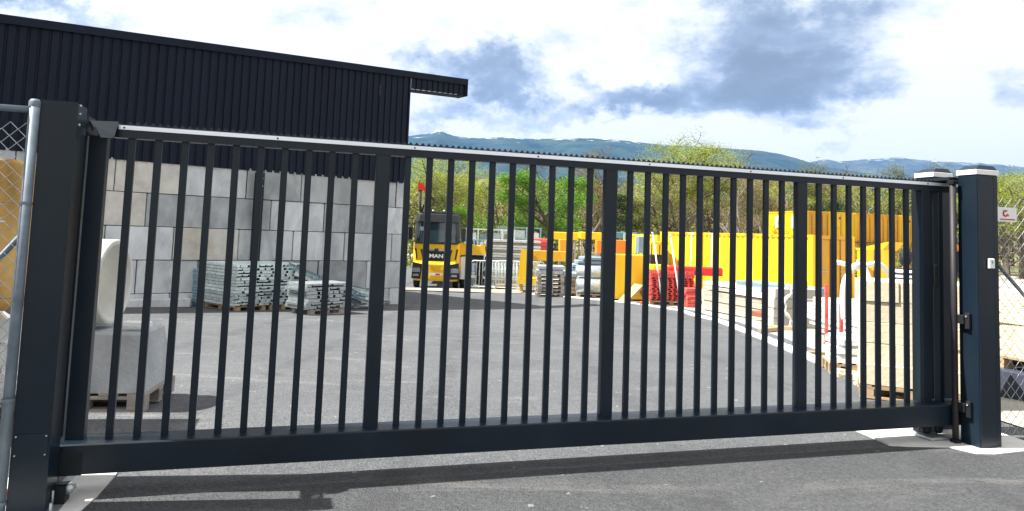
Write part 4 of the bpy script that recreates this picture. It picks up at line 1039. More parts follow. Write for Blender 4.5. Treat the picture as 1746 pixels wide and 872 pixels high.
# grey block pile with hose
gp = G(1362, 560); gp.z = gz(gp.x, gp.y+.3)
bmk = MB().cbox((-.30, -.25, 0), (.30, .25, .235), .015).mesh('kerb_block', mat('grey_beige_block', (.40, .38, .33), .9, 0, .15, 3, .3, 25, dirt=.35, dirtcol=(.25, .22, .17), perobj=.15))
for j in range(2):
    stack_of([bmk], 'kerb_block', ['left', 'right'][j]+' grey beige block behind the rightmost gate upright', 'block', 'grey beige blocks in the pile', gp+Vector((.62*(j-.5), .35+.12*j, .0)), .1, 4, .24, .03, .04, 40+j)
b = MB(); pts = []
for i in range(30):
    a = i/29; pts.append((.10*math.sin(a*9)+.08, .02*math.sin(a*23), 1.06-1.0*a if a < .93 else .06))
b.tube(pts, .022, 7, True, True)
b.tube([(p[0]+.07*math.sin(i*.5)+.03, p[1]+.05, p[2]) for i, p in enumerate(pts)], .020, 7)
o = b.build('rope', M['pipe'], None, Vector((gp.x-.42, gp.y-.12, gz(gp.x, gp.y)))); tag(o, 'pale rope hanging down the left side of the grey beige blocks', 'rope')
wb = thing('wrapped_bottle', 'small white and dark bottle shaped thing on the grey beige blocks', 'bottle', gp+Vector((.32, .45, .97)))
MB().lathe([(.0, 0), (.07, 0), (.075, .14), (.05, .2), (.03, .25), (0, .26)], (0, 0, 0), 'z', 14).build('body', M['anthra_dark'], wb); MB().lathe([(.031, .251), (.028, .30), (0, .31)], (0, 0, 0), 'z', 10).build('cap', M['white'], wb)

# white slabs on the right
w0, w1 = G(1372, 566), G(1495, 598); dr = w1-w0; dr.z = 0; ang2 = math.atan2(dr.y, dr.x); Lw = dr.length; n2 = Vector((-math.sin(ang2), math.cos(ang2), 0)); wm = (w0+w1)/2+n2*.85; wm.z = gz(wm.x, wm.y)
for i in range(3): 
    o = MB().box((-.05, -.6, 0), (.05, .6, .12)).build('timber_bearer', M['greywood'], None, wm+Vector((math.cos(ang2), math.sin(ang2), 0))*((i-1)*Lw*.35), ang2); tag(o, ['left', 'middle', 'right'][i]+' timber bearer under the low pile of white slabs', 'timber', 'bearers under the white slabs')
ws = MB().cbox((-Lw/2, -.75, 0), (Lw/2, .75, .115), .015).mesh('white_slab', mat('white_slab', (.66, .65, .60), .8, 0, .08, 3, .2, 25, dirt=.25, dirtcol=(.45, .42, .36)))
stack_of([ws], 'white_slab', 'big white slab of the low pile behind the red stakes', 'slab', 'white slabs in the low pile', wm+Vector((0, 0, .125)), ang2, 5, .122, .06, .015, 50)
for i, (x, y, h, lb) in enumerate(((1409, 586, 98, 'taller left'), (1434, 595, 76, 'shorter right'))):
    g0 = G(x, y); hh = h*g0.y/1200.; st = thing('red_stake', '%s red stake standing before the white slabs' % lb, 'stake', g0, .1*i)
    MB().box((-.028, -.022, 0), (.028, .022, hh)).build('shaft', M['redmat'], st); MB().box((-.06, -.05, 0), (.06, .05, .012)).build('foot', M['redmat'], st)
    MB().box((-.026, -.026, hh*.45), (.026, .026, hh*.5)).build('collar', M['red'], st)
# white conduit hoops
def hoop(lab, pts_px, Y, r):
    pts = [P(x, y, Y+d) for x, y, d in pts_px]
    # smooth through the points
    out = []
    for i in range(len(pts)-1):
        p0 = pts[max(i-1, 0)]; p1 = pts[i]; p2 = pts[i+1]; p3 = pts[min(i+2, len(pts)-1)]
        for k in range(7):
            t = k/7; out.append(.5*((2*p1)+(p2-p0)*t+(2*p0-5*p1+4*p2-p3)*t*t+(3*p1-p0-3*p2+p3)*t**3))
    out.append(pts[-1]); o = MB().tube(out, r, 10).build('conduit_hoop', M['pipe']); return tag(o, lab, 'conduit')
hoop('white bent conduit arching upright behind the white slabs', [(1439, 545, 0), (1437, 505, 0), (1441, 478, .05), (1455, 456, .1), (1466, 452, .12), (1477, 464, .1), (1484, 490, .05), (1485, 520, 0), (1482, 548, 0)], 11.6, .045)
hoop('white conduit curving over to the right above the upright arch', [(1424, 447, -.2), (1446, 452, -.1), (1462, 457, 0), (1480, 452, .05), (1498, 450, .1), (1512, 462, .15), (1521, 482, .2), (1524, 520, .2)], 11.9, .042)
hp = thing('conduit_clip', 'small dark clip where the two white conduits cross', 'clip', P(1467, 448, 11.75)); MB().cbox((-.045, -.06, -.03), (.045, .06, .05), .01).build('body', M['greywood'], hp)
# wrapped goods on the front pallet
wp_ = G(1470, 640); wp_.y += .35; wp_.z = gz(wp_.x, wp_.y)
make_pallet('pale wooden pallet under the white wrapped sacks near the kerb', wp_, -.25, m='wood', Lx=.62, Ly=.6, nd=4)
for i in range(3):
    o = MB().cbox((-.27+.015*i, -.27, 0), (.27, .27, .115), .045).build('cement_sack', M['plastic'], None, wp_+Vector((0, 0, .146+i*.118)), -.25+.1*i); tag(o, ['lowest', 'middle', 'uppermost'][i]+' white sack on the small pallet near the kerb', 'sack', 'white sacks on the small pallet')
# cream stone stack
cs = G(1534, 694)+Vector((.36, .12, 0)); csz = gz(cs.x, cs.y)
make_pallet('wooden pallet under the tall cream stone block stack', Vector((cs.x+.06, cs.y+.45, csz)), -.44, m='wood', Lx=1.0, Ly=.8)
rs = random.Random(77); NC = (2, 2, 3, 2, 2)
for lay in range(5):
    xx = -.50; a = -.44; n_ = NC[lay]; cuts = [0]+sorted(rs.uniform(.32, .42)*k if n_ == 3 else .5+rs.uniform(-.12, .12) for k in range(1, n_))+[1.]
    for c_ in range(n_):
        wdt = (cuts[c_+1]-cuts[c_])*1.0
        for rowy in range(2):
            b = MB().cbox((-wdt/2+.002, -.198, 0), (wdt/2-.002, .198, .219), .010)
            lx = -.50+(cuts[c_]+cuts[c_+1])/2+rs.uniform(-.004, .004); ly = -.2+.4*rowy+rs.uniform(-.01, .01)
            o = b.build('stone_block', M['stone'], None, Vector((cs.x+.06+lx*math.cos(a)-ly*math.sin(a), cs.y+.45+lx*math.sin(a)+ly*math.cos(a), csz+.147+lay*.221)), a+rs.uniform(-.006, .006))
            tag(o, '%s layer cream stone block, %s %s, left of the rear right post' % (ORD[lay], ('front', 'back')[rowy], ('left', 'right')[c_] if n_ == 2 else ('left', 'middle', 'right')[c_]), 'stone block', 'cream blocks of the tall stack')
# small rubble by the kerb
rub = MB()
for i in range(46):
    px = rs.uniform(1410, 1545); yy = 600+(px-1400)*.42+rs.uniform(10, 34); g0 = G(px, yy); r_ = rs.uniform(.02, .07)
    v = [g0+Vector((rs.uniform(-r_, r_), rs.uniform(-r_, r_), (0 if k < 4 else rs.uniform(.6, 1.)*r_))) for k in range(8)]
    v = [g0+Vector((sx*r_*rs.uniform(.6, 1), sy*r_*rs.uniform(.6, 1), z*r_*rs.uniform(.7, 1))) for z in (0, 1.1) for sx, sy in ((-1, -1), (1, -1), (1, 1), (-1, 1))]
    rub.add(v, [(0, 3, 2, 1), (4, 5, 6, 7), (0, 1, 5, 4), (1, 2, 6, 5), (2, 3, 7, 6), (3, 0, 4, 7)])
tag(rub.build('rubble', M['stone']), 'pale stone rubble scattered along the kerb before the cream blocks', 'rubble', kind='stuff')
for i in range(5):
    p = G(1400+i*26, 606+i*13); o = MB().cbox((-.22, -.05, 0), (.22, .05, .035), .004).build('lath', M['wood'], None, p+Vector((.1, .15, 0)), rs.uniform(-1, .4)); tag(o, 'thin wooden lath lying loose beside the kerb, %s from the left' % ['first', 'second', 'third', 'fourth', 'fifth'][i], 'lath', 'loose laths beside the kerb')

# right of the posts
rp_ = P(1738, 500, 8.3); rp_.z = gz(rp_.x, rp_.y)
make_pallet('wooden pallet behind the right fence under cream blocks', rp_+Vector((.35, .2, .30)), YAW, m='wood', Lx=1.2)
o = MB().cbox((-.7, -.45, 0), (.7, .45, .30), .01).build('shadow_block', M['navy'], None, rp_+Vector((.35, .2, 0)), YAW); tag(o, 'dark blue block standing in for the shadow under the pallet behind the right fence', 'crate')  # dark box added in place of the shadow below this pallet
for lay in range(4):
    for c_ in range(3):
        o = MB().cbox((-.19, -.3, 0), (.19, .3, .185), .014).build('stone_block', M['stone'], None, rp_+Vector((.35, .2, .446+lay*.19))+Vector((math.cos(YAW), math.sin(YAW), 0))*(-.40+.4*c_+.02*(lay % 2)), YAW+rs.uniform(-.03, .03))
        tag(o, '%s layer cream stone block, %s, seen through the right fence' % (ORD[lay], ('left', 'middle', 'right')[c_]), 'stone block', 'cream blocks behind the right fence')
ld = thing('leaning_board', 'long dark board leaning behind the right fence with orange edge', 'board', rp_+Vector((.15, 1.6, .0)), YAW)
MB().prism([(-.5, 0, 2.15), (-.5, 0, 1.9), (1.9, 0, .0), (1.9, 0, .35)], (0, .1, 0)).build('panel', M['anthra_dark'], ld)
MB().prism([(-.2, -.02, 1.98), (-.2, -.02, 1.92), (.6, -.02, 1.35), (.6, -.02, 1.42)], (0, .018, 0)).build('edge', M['orange'], ld)

# ------------------------------------------------------------------ far racks, roofs and machines before the trees
def rack(label, px, Y, w, h, m, rz=0, cols=4, lv=3):
    p = P(px, 420, Y); p.z = gz(p.x, Y)
    q = thing('scaffold_rack', label, 'rack', p, rz)
    me = MB().box((-.05, -.05, 0), (.05, .05, h)).mesh('rack_post', M[m])
    for i in range(cols+1):
        o = bpy.data.objects.new('rack_post', me); COL.objects.link(o); o.parent = q; o.location = (-w/2+i*w/cols, 0, 0)
    r_ = random.Random(px)
    for j in range(1, lv+1):
        MB().box((-w/2+.051, -.04, h*j/lv-.10), (w/2-.051, .04, h*j/lv-.02)).build('rack_beam', M[m], q)
        for i in range(cols):
            hh = r_.uniform(.25, .8)*h/lv; x0 = -w/2+i*w/cols+.12; x1 = x0+w/cols-.24
            zz = h*(j-1)/lv+(.0 if j > 1 else .05)
            MB().box((x0, .05, zz-.018), (x1, .9, zz+hh)).build('stored_bundle', M[r_.choice(['galv_pale', 'bluegrey', 'greywood', 'whitepaint', 'galv'])], q)
    return q
rack('grey scaffold rack far behind the crowd barriers', 835, 47, 3.2, 2.9, 'galv_pale', .05, 4, 4)
rack('grey scaffold rack far behind, between the first rack and the red crates', 885, 50, 3.0, 3.0, 'bluegrey', 0, 3, 4)
rack('pale scaffold rack far behind the yellow cabinet', 1086, 44, 1.6, 2.5, 'galv_pale', 0, 3, 3)
rack('low rack far behind the dark cab of the truck', 800, 44, 1.8, 2.2, 'bluegrey', 0, 3, 3)
def box_on(label, name, cat, px, y0, y1, wpx, Y, m, d=1.2, foot=True):
    a = P(px-wpx/2, y1, Y); t = P(px+wpx/2, y0, Y); q = thing(name, label, cat, Vector(((a.x+t.x)/2, Y, gz(a.x, Y))))
    w = abs(t.x-a.x)/2; zb = a.z-gz(a.x, Y); zt = t.z-gz(a.x, Y)
    MB().cbox((-w, 0, zb), (w, d, zt), .03).build('body', M[m], q)
    for x in (-w*.85, w*.85):
        for y in (.1, d-.1): MB().box((x-.05, y-.05, 0), (x+.05, y+.05, zb-.002)).build('leg', M['greywood'], q)
    return q
box_on('bright yellow roof shelter far behind the grey pallets, left one', 'yellow_shelter', 'shelter', 962, 397, 408, 46, 44, 'yellow', 2.)
box_on('bright yellow roof shelter far behind the silver rolls, right one', 'yellow_shelter', 'shelter', 1008, 397, 408, 36, 44, 'yellow', 2.)
box_on('teal roofed shelter far behind the yellow cabinet', 'teal_shelter', 'shelter', 1064, 397, 406, 46, 46, 'teal', 2.)
box_on('small orange panel box standing behind the silver rolls', 'orange_box', 'box', 1023, 410, 432, 12, 38, 'orange', .8)
box_on('bigger orange panel box standing behind the yellow cabinet', 'orange_box', 'box', 1057, 410, 434, 20, 38, 'orange', .8)
for i in range(3): box_on('flat red crate number %s of the red pile behind the grey stack' % ('one' if i == 0 else 'two' if i == 1 else 'three'), 'red_crate', 'crate', 923, 408+i*6, 413+i*6, 36, 41+.1*i, 'redmat', .9)['label'] = ('flat red crate, %s in the small red pile behind the formwork panels' % ('uppermost', 'middle', 'lowest')[i])
box_on('ochre machine cab under the left yellow shelter', 'machine_cab', 'machine', 965, 409, 428, 22, 42, 'ochre', 1.)
box_on('pale blue grey cabinet behind the yellow shelters at right', 'grey_cabinet', 'cabinet', 1096, 404, 432, 16, 40, 'bluegrey', 1.)
lf = thing('forklift', 'small yellow and black machine before the short yellow container', 'machine', Vector((P(1123, 430, 34).x, 34, gz(8, 34))), .1)
MB().cbox((-.35, -.3, .5), (.45, 1.2, 1.0), .04).build('body', M['tyellow'], lf); MB().cbox((-.3, .2, 1.01), (.35, 1.1, 1.45), .04).build('seat_housing', M['black'], lf)
MB().cbox((-.4, .0, 1.95), (.5, 1.2, 2.1), .03).build('canopy', M['tyellow'], lf)
for x in (-.33, .42):
    for y in (.05, 1.1): MB().tube([(x, y, 1.0), (x, y, 1.96)], .03, 6).build('canopy_post', M['black'], lf)
for x in (-.35, .45):
    for y in (.0, .95): MB().lathe([(0, -.1), (.28, -.1), (.3, 0), (.28, .1), (0, .1)], (x, y, .3), 'x', 14).build('wheel', M['black'], lf)

# ------------------------------------------------------------------ the person behind the cream blocks
def skin_obj(name, pts, edges, m, parent, sub=2, root=0):
    me = bpy.data.meshes.new(name); me.from_pydata([p[0] for p in pts], edges, []); me.materials.append(m)
    o = bpy.data.objects.new(name, me); COL.objects.link(o); o.parent = parent
    md = o.modifiers.new('skin', 'SKIN'); md.use_smooth_shade = True
    for i, p in enumerate(pts):
        r = p[1]; me.skin_vertices[0].data[i].radius = r if isinstance(r, tuple) else (r, r)
        me.skin_vertices[0].data[i].use_root = (i == root)
    s = o.modifiers.new('sub', 'SUBSURF'); s.levels = sub; s.render_levels = sub; return o
pl = P(1545, 470, 12.4); pgz = gz(pl.x, pl.y)
per = thing('person', 'person with dark hair and black and white striped top behind the cream blocks', 'person', (pl.x, pl.y, pgz), 2.5)
B_ = [((0, 0, .95), (.15, .11)), ((0, .0, 1.15), (.135, .10)), ((0, .0, 1.35), (.165, .11)), ((0, .0, 1.45), (.08, .07)), ((0, -.01, 1.52), (.055, .055)), ((0, -.02, 1.58), (.075, .085)), ((0, -.02, 1.66), (.082, .10)), ((0, -.01, 1.74), (.05, .06)),
      ((.18, .0, 1.42), .055), ((.24, .02, 1.16), .042), ((.22, -.14, .98), .033), ((-.18, .0, 1.42), .055), ((-.25, .02, 1.16), .042), ((-.20, -.14, 1.0), .033),
      ((.10, 0, .88), .10), ((.11, -.02, .50), .065), ((.11, .01, .10), .045), ((.11, -.12, .04), .04), ((-.10, 0, .88), .10), ((-.12, .0, .50), .065), ((-.12, .03, .10), .045), ((-.12, -.10, .04), .04)]
E_ = [(0, 1), (1, 2), (2, 3), (3, 4), (4, 5), (5, 6), (6, 7), (2, 8), (8, 9), (9, 10), (2, 11), (11, 12), (12, 13), (0, 14), (14, 15), (15, 16), (16, 17), (0, 18), (18, 19), (19, 20), (20, 21)]
skin_obj('body', B_, E_, M['skin'], per)
for s in (1, -1):
    w_ = Vector((.22 if s > 0 else -.20, -.14, .98 if s > 0 else 1.0))
    pt = [(w_, (.03, .02)), (w_+Vector((0, -.06, -.04)), (.036, .016))]; ed = [(0, 1)]
    for k in range(4):
        base_ = w_+Vector(((k-1.5)*.019, -.09, -.06)); ln = (.06, .07, .066, .05)[k]
        i0 = len(pt); pt += [(base_, .009), (base_+Vector((0, -ln*.55, -ln*.4)), .0085), (base_+Vector((0, -ln*.7, -ln*.95)), .007)]; ed += [(1, i0), (i0, i0+1), (i0+1, i0+2)]
    i0 = len(pt); pt += [(w_+Vector((-s*.04, -.04, -.04)), .011), (w_+Vector((-s*.055, -.075, -.07)), .009)]; ed += [(0, i0), (i0, i0+1)]
    skin_obj('hand', pt, ed, M['skin'], per, 1)
hb = MB()
def ellips(b, c, r, n=16, m_=10, z0=-1., z1=1.):
    prof_ = [(math.sqrt(max(0, 1-z*z)), z) for z in [z0+(z1-z0)*i/m_ for i in range(m_+1)]]
    v = []
    for q, z in prof_:
        for k in range(n): a = 2*PI*k/n; v.append((c[0]+r[0]*q*math.cos(a), c[1]+r[1]*q*math.sin(a), c[2]+r[2]*z))
    return b.add(v, [(i*n+k, i*n+(k+1) % n, (i+1)*n+(k+1) % n, (i+1)*n+k) for i in range(m_) for k in range(n)], True)
ellips(hb, (0, .015, 1.70), (.105, .125, .115), z0=-.25); ellips(hb, (0, .06, 1.64), (.10, .085, .14)); ellips(hb, (0, .13, 1.66), (.06, .06, .07)); hb.build('hair', M['hair'], per)
for s in (-1, 1):
    e_ = ellips(MB(), (s*.034, -.118, 1.655), (.014, .01, .009), 10, 6).build('eye', M['white'], per); ellips(MB(), (s*.034, -.128, 1.655), (.006, .003, .006), 8, 4).build('pupil', M['hair'], e_)
    ellips(MB(), (s*.098, -.01, 1.645), (.014, .025, .034), 10, 6).build('ear', M['skin'], per)
MB().prism([(-.014, -.118, 1.612), (.014, -.118, 1.612), (0, -.112, 1.66)], (0, -.022, -.004)).build('nose', M['skin'], per)
MB().box((-.024, -.1235, 1.585), (.024, -.110, 1.592)).build('mouth', M['redmat'], per)
# striped top: bands of white and black cloth
def shell(secs, m, name):
    v = []; n = 20
    for z, rx, ry in secs:
        for k in range(n): a = 2*PI*k/n; v.append((rx*math.cos(a), ry*math.sin(a), z))
    return MB().add(v, [(i*n+k, i*n+(k+1) % n, (i+1)*n+(k+1) % n, (i+1)*n+k) for i in range(len(secs)-1) for k in range(n)], True).build(name, m, per)
def tw_(z): return interp(z, [(.80, .21), (1.15, .185), (1.38, .235), (1.44, .17), (1.49, .085)]), interp(z, [(.80, .155), (1.15, .135), (1.38, .15), (1.44, .12), (1.49, .075)])
z = .82; k = 0
while z < 1.47:
    z2 = min(z+.045, 1.485); shell([(z, *tw_(z)), ((z+z2)/2, *tw_((z+z2)/2)), (z2, *tw_(z2))], M['white'] if k % 2 else M['blackgloss'], 'shirt_stripe'); z = z2; k += 1
for s in (-1, 1):
    skin_obj('sleeve', [((s*.15, 0, 1.42), .07), ((s*.20, .0, 1.38), .065), ((s*.245, .02, 1.20), .058)], [(0, 1), (1, 2)], M['white'], per, 1)
    skin_obj('trouser_leg', [((s*.09, 0, .95), (.13, .12)), ((s*.105, -.01, .70), .095), ((s*.115, -.01, .40), .07), ((s*.115, .015, .12), .06)], [(0, 1), (1, 2), (2, 3)], M['navy'], per, 1)
    MB().cbox((s*.115-.045, -.17, 0), (s*.115+.045, .09, .09), .02).build('shoe', M['black'], per)

# ------------------------------------------------------------------ trees
def make_tree_meshes(seed, h, crown, leaf, bark, nleaf, lsize, dens=1., spread=.5, lowest=.25, limbs=9, depth=3):
    r = random.Random(seed); tr = MB(); tips = []
    def branch(p, d, L_, rad, lev):
        pts = [p]; rs_ = [rad]; n = 4 if lev < 2 else 3
        for i in range(n):
            d = (d+Vector((r.gauss(0, .16), r.gauss(0, .16), r.gauss(.05, .08)))).normalized(); p = p+d*L_/n; pts.append(p); rs_.append(max(.02, rad*(1-.62*(i+1)/n)))
        tr.tube(pts, rs_, 6 if lev == 0 else 4, False)
        if lev >= 1: tips.append((pts[-1], lev)); tips.append((pts[-2], lev))
        if lev < depth:
            k = limbs if lev == 0 else (4 if lev == 1 else 3)
            for i in range(k):
                t = (lowest+(1-lowest)*(i+r.random()*.7)/k) if lev == 0 else r.uniform(.3, 1.)
                idx = min(int(t*n), n-1); q = pts[idx].lerp(pts[idx+1], t*n-idx)
                a = r.uniform(0, 6.283); out = Vector((math.cos(a), math.sin(a), 0)); up = d if lev == 0 else (pts[-1]-pts[0]).normalized()
                dd = (up*r.uniform(.35, .8)+out*spread*1.6).normalized()
                branch(q, dd, L_*(crown if lev == 0 else .58)*r.uniform(.75, 1.15)*(1.15-.5*t if lev == 0 else 1), rs_[idx]*.64, lev+1)
    branch(Vector((0, 0, -.2)), Vector((r.gauss(0, .04), r.gauss(0, .04), 1)).normalized(), h*.8, h*.022, 0)
    lv = MB()
    for i in range(nleaf):
        c, lev = tips[r.randrange(len(tips))]; g = h*(.030 if lev == 1 else .038)
        p = c+Vector((max(-1.6, min(1.6, r.gauss(0, 1)))*g, max(-1.6, min(1.6, r.gauss(0, 1)))*g, max(-1.4, min(1.2, r.gauss(0, .7)))*g)); a = r.uniform(0, 6.283); e = r.uniform(-1, 1); s = lsize*r.uniform(.6, 1.3)
        x = Vector((math.cos(a), math.sin(a), e*.6)).normalized()*s; y = Vector((-math.sin(a)*.6, math.cos(a)*.6, r.uniform(-1, 1))).normalized()*s*.7
        lv.add([p-x, p-y*.6, p+x, p+y*.6], [(0, 1, 2, 3)])
    return tr.mesh('trunk', M[bark]), lv.mesh('crown', LEAF[leaf])
KIND = {}
def kind(k, *a, **kw): KIND[k] = make_tree_meshes(*a, **kw)
kind('paleA', 1, 10, .50, 'yel', 'bark', 13000, .062, spread=.5, limbs=10)
kind('paleB', 2, 10, .42, 'yel', 'barkpale', 9000, .058, spread=.42, limbs=11)
kind('green', 3, 10, .46, 'green', 'bark', 16000, .085, spread=.5, lowest=.12, limbs=12)
kind('olive', 4, 10, .42, 'olive', 'bark', 12000, .085, spread=.5, lowest=.12, limbs=11)
kind('bare', 5, 10, .42, 'brown', 'bark', 4500, .05, spread=.36, limbs=12)
kind('brown', 6, 10, .38, 'brown', 'barkpale', 11000, .062, spread=.42, lowest=.15, limbs=12)
kind('dark', 7, 10, .30, 'dark', 'bark', 7500, .14, spread=.45, lowest=.08, limbs=14)
def tree(k, px, ytop, Y, label, wide=1., name='broadleaf_tree', group=None):
    p = P(px, 400, Y); z0 = gz(p.x, Y); top = P(px, ytop, Y).z; s = (top-z0)/9.4
    q = thing(name, label, 'tree', (p.x, Y, z0), random.uniform(0, 6.28), group); q.scale = (s*wide, s*wide, s)
    for me in KIND[k]:
        o = bpy.data.objects.new(me.name, me); COL.objects.link(o); o.parent = q
    return q
tree('paleA', 718, 268, 62, 'pale yellow spring tree rising just right of the warehouse corner', 1.1)
tree('paleB', 748, 262, 66, 'half bare yellowish tree with forked dark branches above the truck', 1.1)
tree('paleA', 785, 270, 72, 'wide yellow green tree right of the truck cab', 1.15)
tree('olive', 738, 316, 56, 'dull olive bush like tree low behind the truck cab', 1.2)
tree('green', 820, 345, 60, 'small fresh green tree low between truck and green tree', 1.2)
tree('paleA', 856, 300, 70, 'yellow tree left of the bright green tree', .9)
tree('green', 896, 276, 60, 'bright green tree, left crown of the lush pair', 1.0)
tree('green', 958, 280, 58, 'bright green tree, right crown of the lush pair', 1.05)
tree('bare', 925, 262, 70, 'bare dark branched tree between the bright green crowns', .9)
tree('brown', 1004, 258, 74, 'tawny budding tree right of the bright green crowns', .9)
tree('bare', 1035, 252, 78, 'tall bare grey tree showing above the gate rail', .9)
tree('dark', 1062, 318, 60, 'dark evergreen tree right of the middle gate upright', 1.0, 'evergreen_tree')
tree('paleB', 1092, 290, 66, 'thin yellow green tree left of the tallest tree', 1.)
tree('paleA', 1128, 244, 74, 'tall pale yellow tree, left part of the tallest clump', .9)
tree('paleB', 1163, 232, 76, 'tallest pale yellow tree breaking the mountain line above the rail', 1.1)
tree('paleA', 1200, 246, 74, 'tall pale yellow tree, right part of the tallest clump', .9)
tree('bare', 1180, 290, 60, 'dark branched bare tree in front of the tallest clump', 1.2)
tree('olive', 1135, 325, 58, 'olive tree low in front of the tallest clump', 1.1)
tree('paleB', 1245, 256, 80, 'thin pale tree above the rail right of the tallest clump', 1.)
tree('brown', 1262, 290, 66, 'tawny brown tree behind the left part of the container row', .9)
tree('bare', 1293, 260, 82, 'sparse bare tree above the rail between clump and right upright', 1.)
tree('brown', 1310, 296, 70, 'orange brown budding tree behind the container row', 1.)
tree('paleB', 1345, 300, 72, 'yellowish tree left of the right gate upright', 1.)
tree('olive', 1388, 296, 74, 'olive tree right of the right gate upright', 1.)
tree('dark', 1425, 330, 70, 'dark evergreen tree behind the upper container storey', .9, 'evergreen_tree')
tree('brown', 1445, 290, 80, 'tawny tree behind the middle of the two storey containers', 1.)
tree('paleB', 1482, 298, 76, 'yellow green tree behind the right half of the two storey containers', 1.1)
tree('olive', 1520, 300, 78, 'olive tree farthest right inside the gate leaf', 1.)
tree('bare', 1455, 280, 84, 'sparse bare tree poking just above the rail at right', .9)
tree('paleA', 1740, 296, 60, 'yellow green tree seen through the right fence', 1.2)
tree('olive', 1718, 310, 66, 'olive tree behind the right fence post', 1.2)
tree('olive', 1600, 300, 80, 'olive tree hidden largely behind the right posts', 1.2)
# the wood behind as one mass
r = random.Random(12)
wl = MB(); wm_ = {k: MB() for k in ('olive', 'yel', 'brown', 'dark')}; tr = MB()
for i in range(190):
    Y = r.uniform(84, 118); px = r.uniform(600, 1900); p = P(px, 400, Y); z0 = gz(p.x, Y); h = (P(px, 306+r.uniform(-6, 16), Y).z-z0)
    k = r.choice(['olive', 'olive', 'yel', 'brown', 'brown', 'brown', 'dark']); b = wm_[k]; rw = h*r.uniform(.18, .3)
    for j in range(2): tr.tube([(p.x+r.uniform(-1, 1), Y-1.2, z0), (p.x+r.uniform(-1.5, 1.5), Y-1, z0+h*.5), (p.x+r.uniform(-2, 2), Y-1, z0+h*.85)], [.16, .11, .03], 4, False)
    for j in range(330):
        u_ = r.random()**.7; zz = z0+h*(.04+.94*u_); rad = rw*(1.15-abs(u_-.45)*1.1)*math.sqrt(r.random()); a = r.uniform(0, 6.283)
        c = Vector((p.x+rad*math.cos(a), Y+rad*math.sin(a)*.8, zz)); s = r.uniform(.13, .30); x = Vector((r.gauss(0, 1), r.gauss(0, 1), r.gauss(0, 1))).normalized()*s; y = x.orthogonal().normalized()*s*.8
        b.add([c-x, c-y, c+x, c+y], [(0, 1, 2, 3)])
wroot = None
for k, b in wm_.items():
    o = b.build('woodland', LEAF[k]); tag(o, 'dense %s woodland closing the yard behind the single trees' % {'olive': 'olive green', 'yel': 'yellow green', 'brown': 'tawny brown', 'dark': 'dark green'}[k], 'woodland', kind='stuff')
tag(tr.build('woodland_trunks', M['bark']), 'grey trunks standing within the woodland behind the yard', 'woodland', kind='stuff')
# scrub at its foot
sc_ = MB()
for i in range(9000):
    Y = r.uniform(50, 58); px = r.uniform(690, 1700); p = P(px, 400, Y); c = Vector((p.x, Y, gz(p.x, Y)+r.random()**1.6*2.6*(.6+.4*math.sin(p.x*.7)))); s = r.uniform(.08, .2)
    x = Vector((r.gauss(0, 1), r.gauss(0, 1), r.gauss(0, 1))).normalized()*s; y = x.orthogonal().normalized()*s*.8; sc_.add([c-x, c-y, c+x, c+y], [(0, 1, 2, 3)])
tag(sc_.build('scrub', LEAF['olive']), 'low olive scrub along the foot of the woodland', 'scrub', kind='stuff')

# ------------------------------------------------------------------ mountains
from mathutils import noise as mn
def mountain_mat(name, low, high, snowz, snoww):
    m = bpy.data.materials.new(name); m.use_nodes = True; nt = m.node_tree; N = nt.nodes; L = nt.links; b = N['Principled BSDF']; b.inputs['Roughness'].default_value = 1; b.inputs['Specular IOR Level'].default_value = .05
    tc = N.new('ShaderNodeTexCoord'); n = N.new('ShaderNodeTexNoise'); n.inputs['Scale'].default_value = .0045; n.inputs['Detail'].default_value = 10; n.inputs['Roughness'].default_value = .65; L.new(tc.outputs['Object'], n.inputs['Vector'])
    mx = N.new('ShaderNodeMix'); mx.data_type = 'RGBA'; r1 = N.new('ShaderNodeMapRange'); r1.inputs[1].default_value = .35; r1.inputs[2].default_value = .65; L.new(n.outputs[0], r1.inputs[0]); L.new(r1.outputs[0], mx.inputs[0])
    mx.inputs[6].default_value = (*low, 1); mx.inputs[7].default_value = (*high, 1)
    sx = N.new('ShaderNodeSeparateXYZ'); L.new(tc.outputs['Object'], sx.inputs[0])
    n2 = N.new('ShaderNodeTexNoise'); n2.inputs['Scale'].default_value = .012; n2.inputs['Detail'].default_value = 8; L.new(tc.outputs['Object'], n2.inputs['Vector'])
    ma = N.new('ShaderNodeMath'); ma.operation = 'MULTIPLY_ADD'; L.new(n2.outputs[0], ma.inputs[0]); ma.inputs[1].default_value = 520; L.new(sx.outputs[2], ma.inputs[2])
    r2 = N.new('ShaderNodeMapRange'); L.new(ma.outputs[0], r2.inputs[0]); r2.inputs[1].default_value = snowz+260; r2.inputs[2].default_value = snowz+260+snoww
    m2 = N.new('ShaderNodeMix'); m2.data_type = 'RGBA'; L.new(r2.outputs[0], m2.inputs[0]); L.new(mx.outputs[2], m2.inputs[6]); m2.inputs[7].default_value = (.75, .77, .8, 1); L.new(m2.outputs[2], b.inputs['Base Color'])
    return m
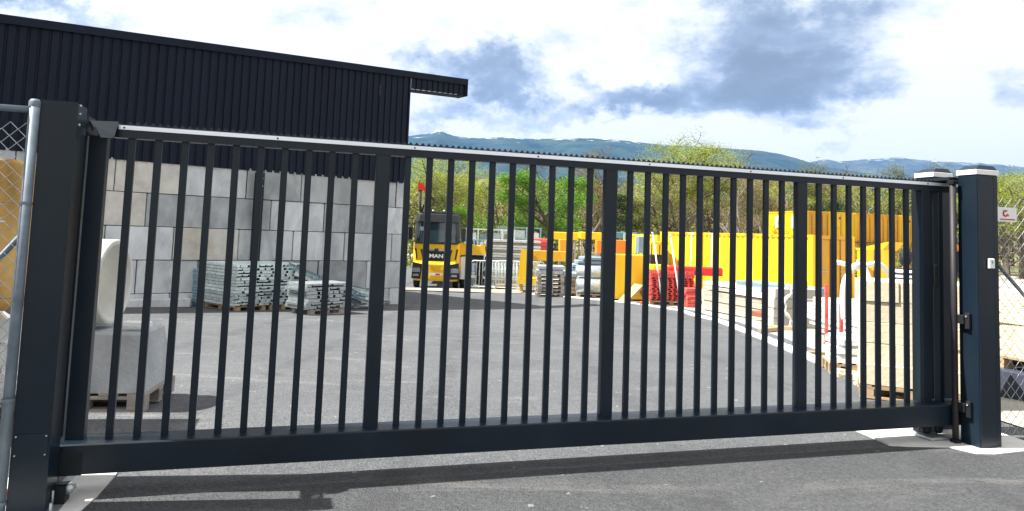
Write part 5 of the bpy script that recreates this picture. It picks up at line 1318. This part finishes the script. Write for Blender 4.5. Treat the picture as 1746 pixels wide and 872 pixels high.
def ridge(name, prof_, D0, D1, m, seed, rough=26, xpx=(-900, 3200), step=9):
    """a mountain side: foot at depth D0, crest at depth D1, crest heights from where its outline stands on the skyline"""
    rows_ = 15; v = []; cols = list(range(xpx[0], xpx[1], step))
    for px in cols:
        yc = interp(px, prof_)
        cr = P(px, yc, D1); ft = P(px, 400, D0)
        for j in range(rows_+3):
            t = j/rows_
            if t <= 1: Y = D0+(D1-D0)*t; z = -2+(cr.z+2)*(t**.85)
            else: Y = D1+(t-1)*D1*.5; z = cr.z*(1-(t-1)*1.5)
            x = ray(px, 400).x/ray(px, 400).y*Y
            nz = mn.fractal(Vector((x*.0011, Y*.0011, seed)), 1., 2.1, 6)
            gul = abs(mn.noise(Vector((x*.0023, Y*.0007, seed+3.))))
            z += (nz*rough*2.2-gul*rough*3.2)*math.sin(min(t, 1)*PI)*1.6+(mn.fractal(Vector((x*.006, 0, seed)), 1., 2.1, 5)*rough*.16 if t == 1 else 0)
            v.append((x, Y, z))
    n = rows_+3; f = [(i*n+j, (i+1)*n+j, (i+1)*n+j+1, i*n+j+1) for i in range(len(cols)-1) for j in range(n-1)]
    b = MB(); b.add(v, f, True); o = b.build(name, m); return tag(o, kind='structure')
prA = [(-900, 330), (-200, 300), (300, 255), (560, 240), (660, 236), (705, 230), (722, 228), (740, 221), (756, 228), (772, 233), (810, 236), (860, 234), (900, 237), (1000, 236), (1040, 238), (1080, 242), (1130, 247), (1200, 251), (1250, 254), (1300, 258), (1330, 263), (1360, 271), (1400, 283), (1450, 292), (1520, 300), (1700, 312), (2100, 335), (3200, 380)]
prB = [(-900, 380), (1200, 330), (1300, 300), (1370, 279), (1400, 273), (1412, 272), (1430, 276), (1460, 273), (1500, 271), (1530, 268), (1560, 272), (1600, 276), (1640, 277), (1690, 279), (1746, 285), (1900, 290), (2300, 300), (3200, 330)]
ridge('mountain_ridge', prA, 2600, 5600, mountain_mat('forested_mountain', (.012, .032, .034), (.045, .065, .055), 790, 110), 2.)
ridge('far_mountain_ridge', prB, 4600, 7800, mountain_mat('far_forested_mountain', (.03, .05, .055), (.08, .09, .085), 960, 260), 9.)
prC = [(-900, 395), (400, 340), (640, 322), (760, 308), (830, 305), (900, 312), (1000, 322), (1200, 345), (1500, 370), (3200, 410)]
ridge('foothill', prC, 260, 620, mat('tawny_meadow_hill', (.20, .17, .07), 1, 0, .3, .02, col2=(.10, .12, .04), dirt=.5, dirtcol=(.06, .07, .03)), 5., 2.2)

# ------------------------------------------------------------------ air
hz = MB().box((-9500, -320, -4), (9500, 9700, 1120)).build('haze', M['white'])
hz.data.materials.clear(); hm = bpy.data.materials.new('haze_air'); hm.use_nodes = True; nt = hm.node_tree; nt.nodes.clear()
out = nt.nodes.new('ShaderNodeOutputMaterial'); vp = nt.nodes.new('ShaderNodeVolumePrincipled'); vp.inputs['Color'].default_value = (.16, .42, .95, 1); vp.inputs['Density'].default_value = 4.6e-5; vp.inputs['Anisotropy'].default_value = .2
nt.links.new(vp.outputs[0], out.inputs['Volume']); hz.data.materials.append(hm); tag(hz, kind='stuff')
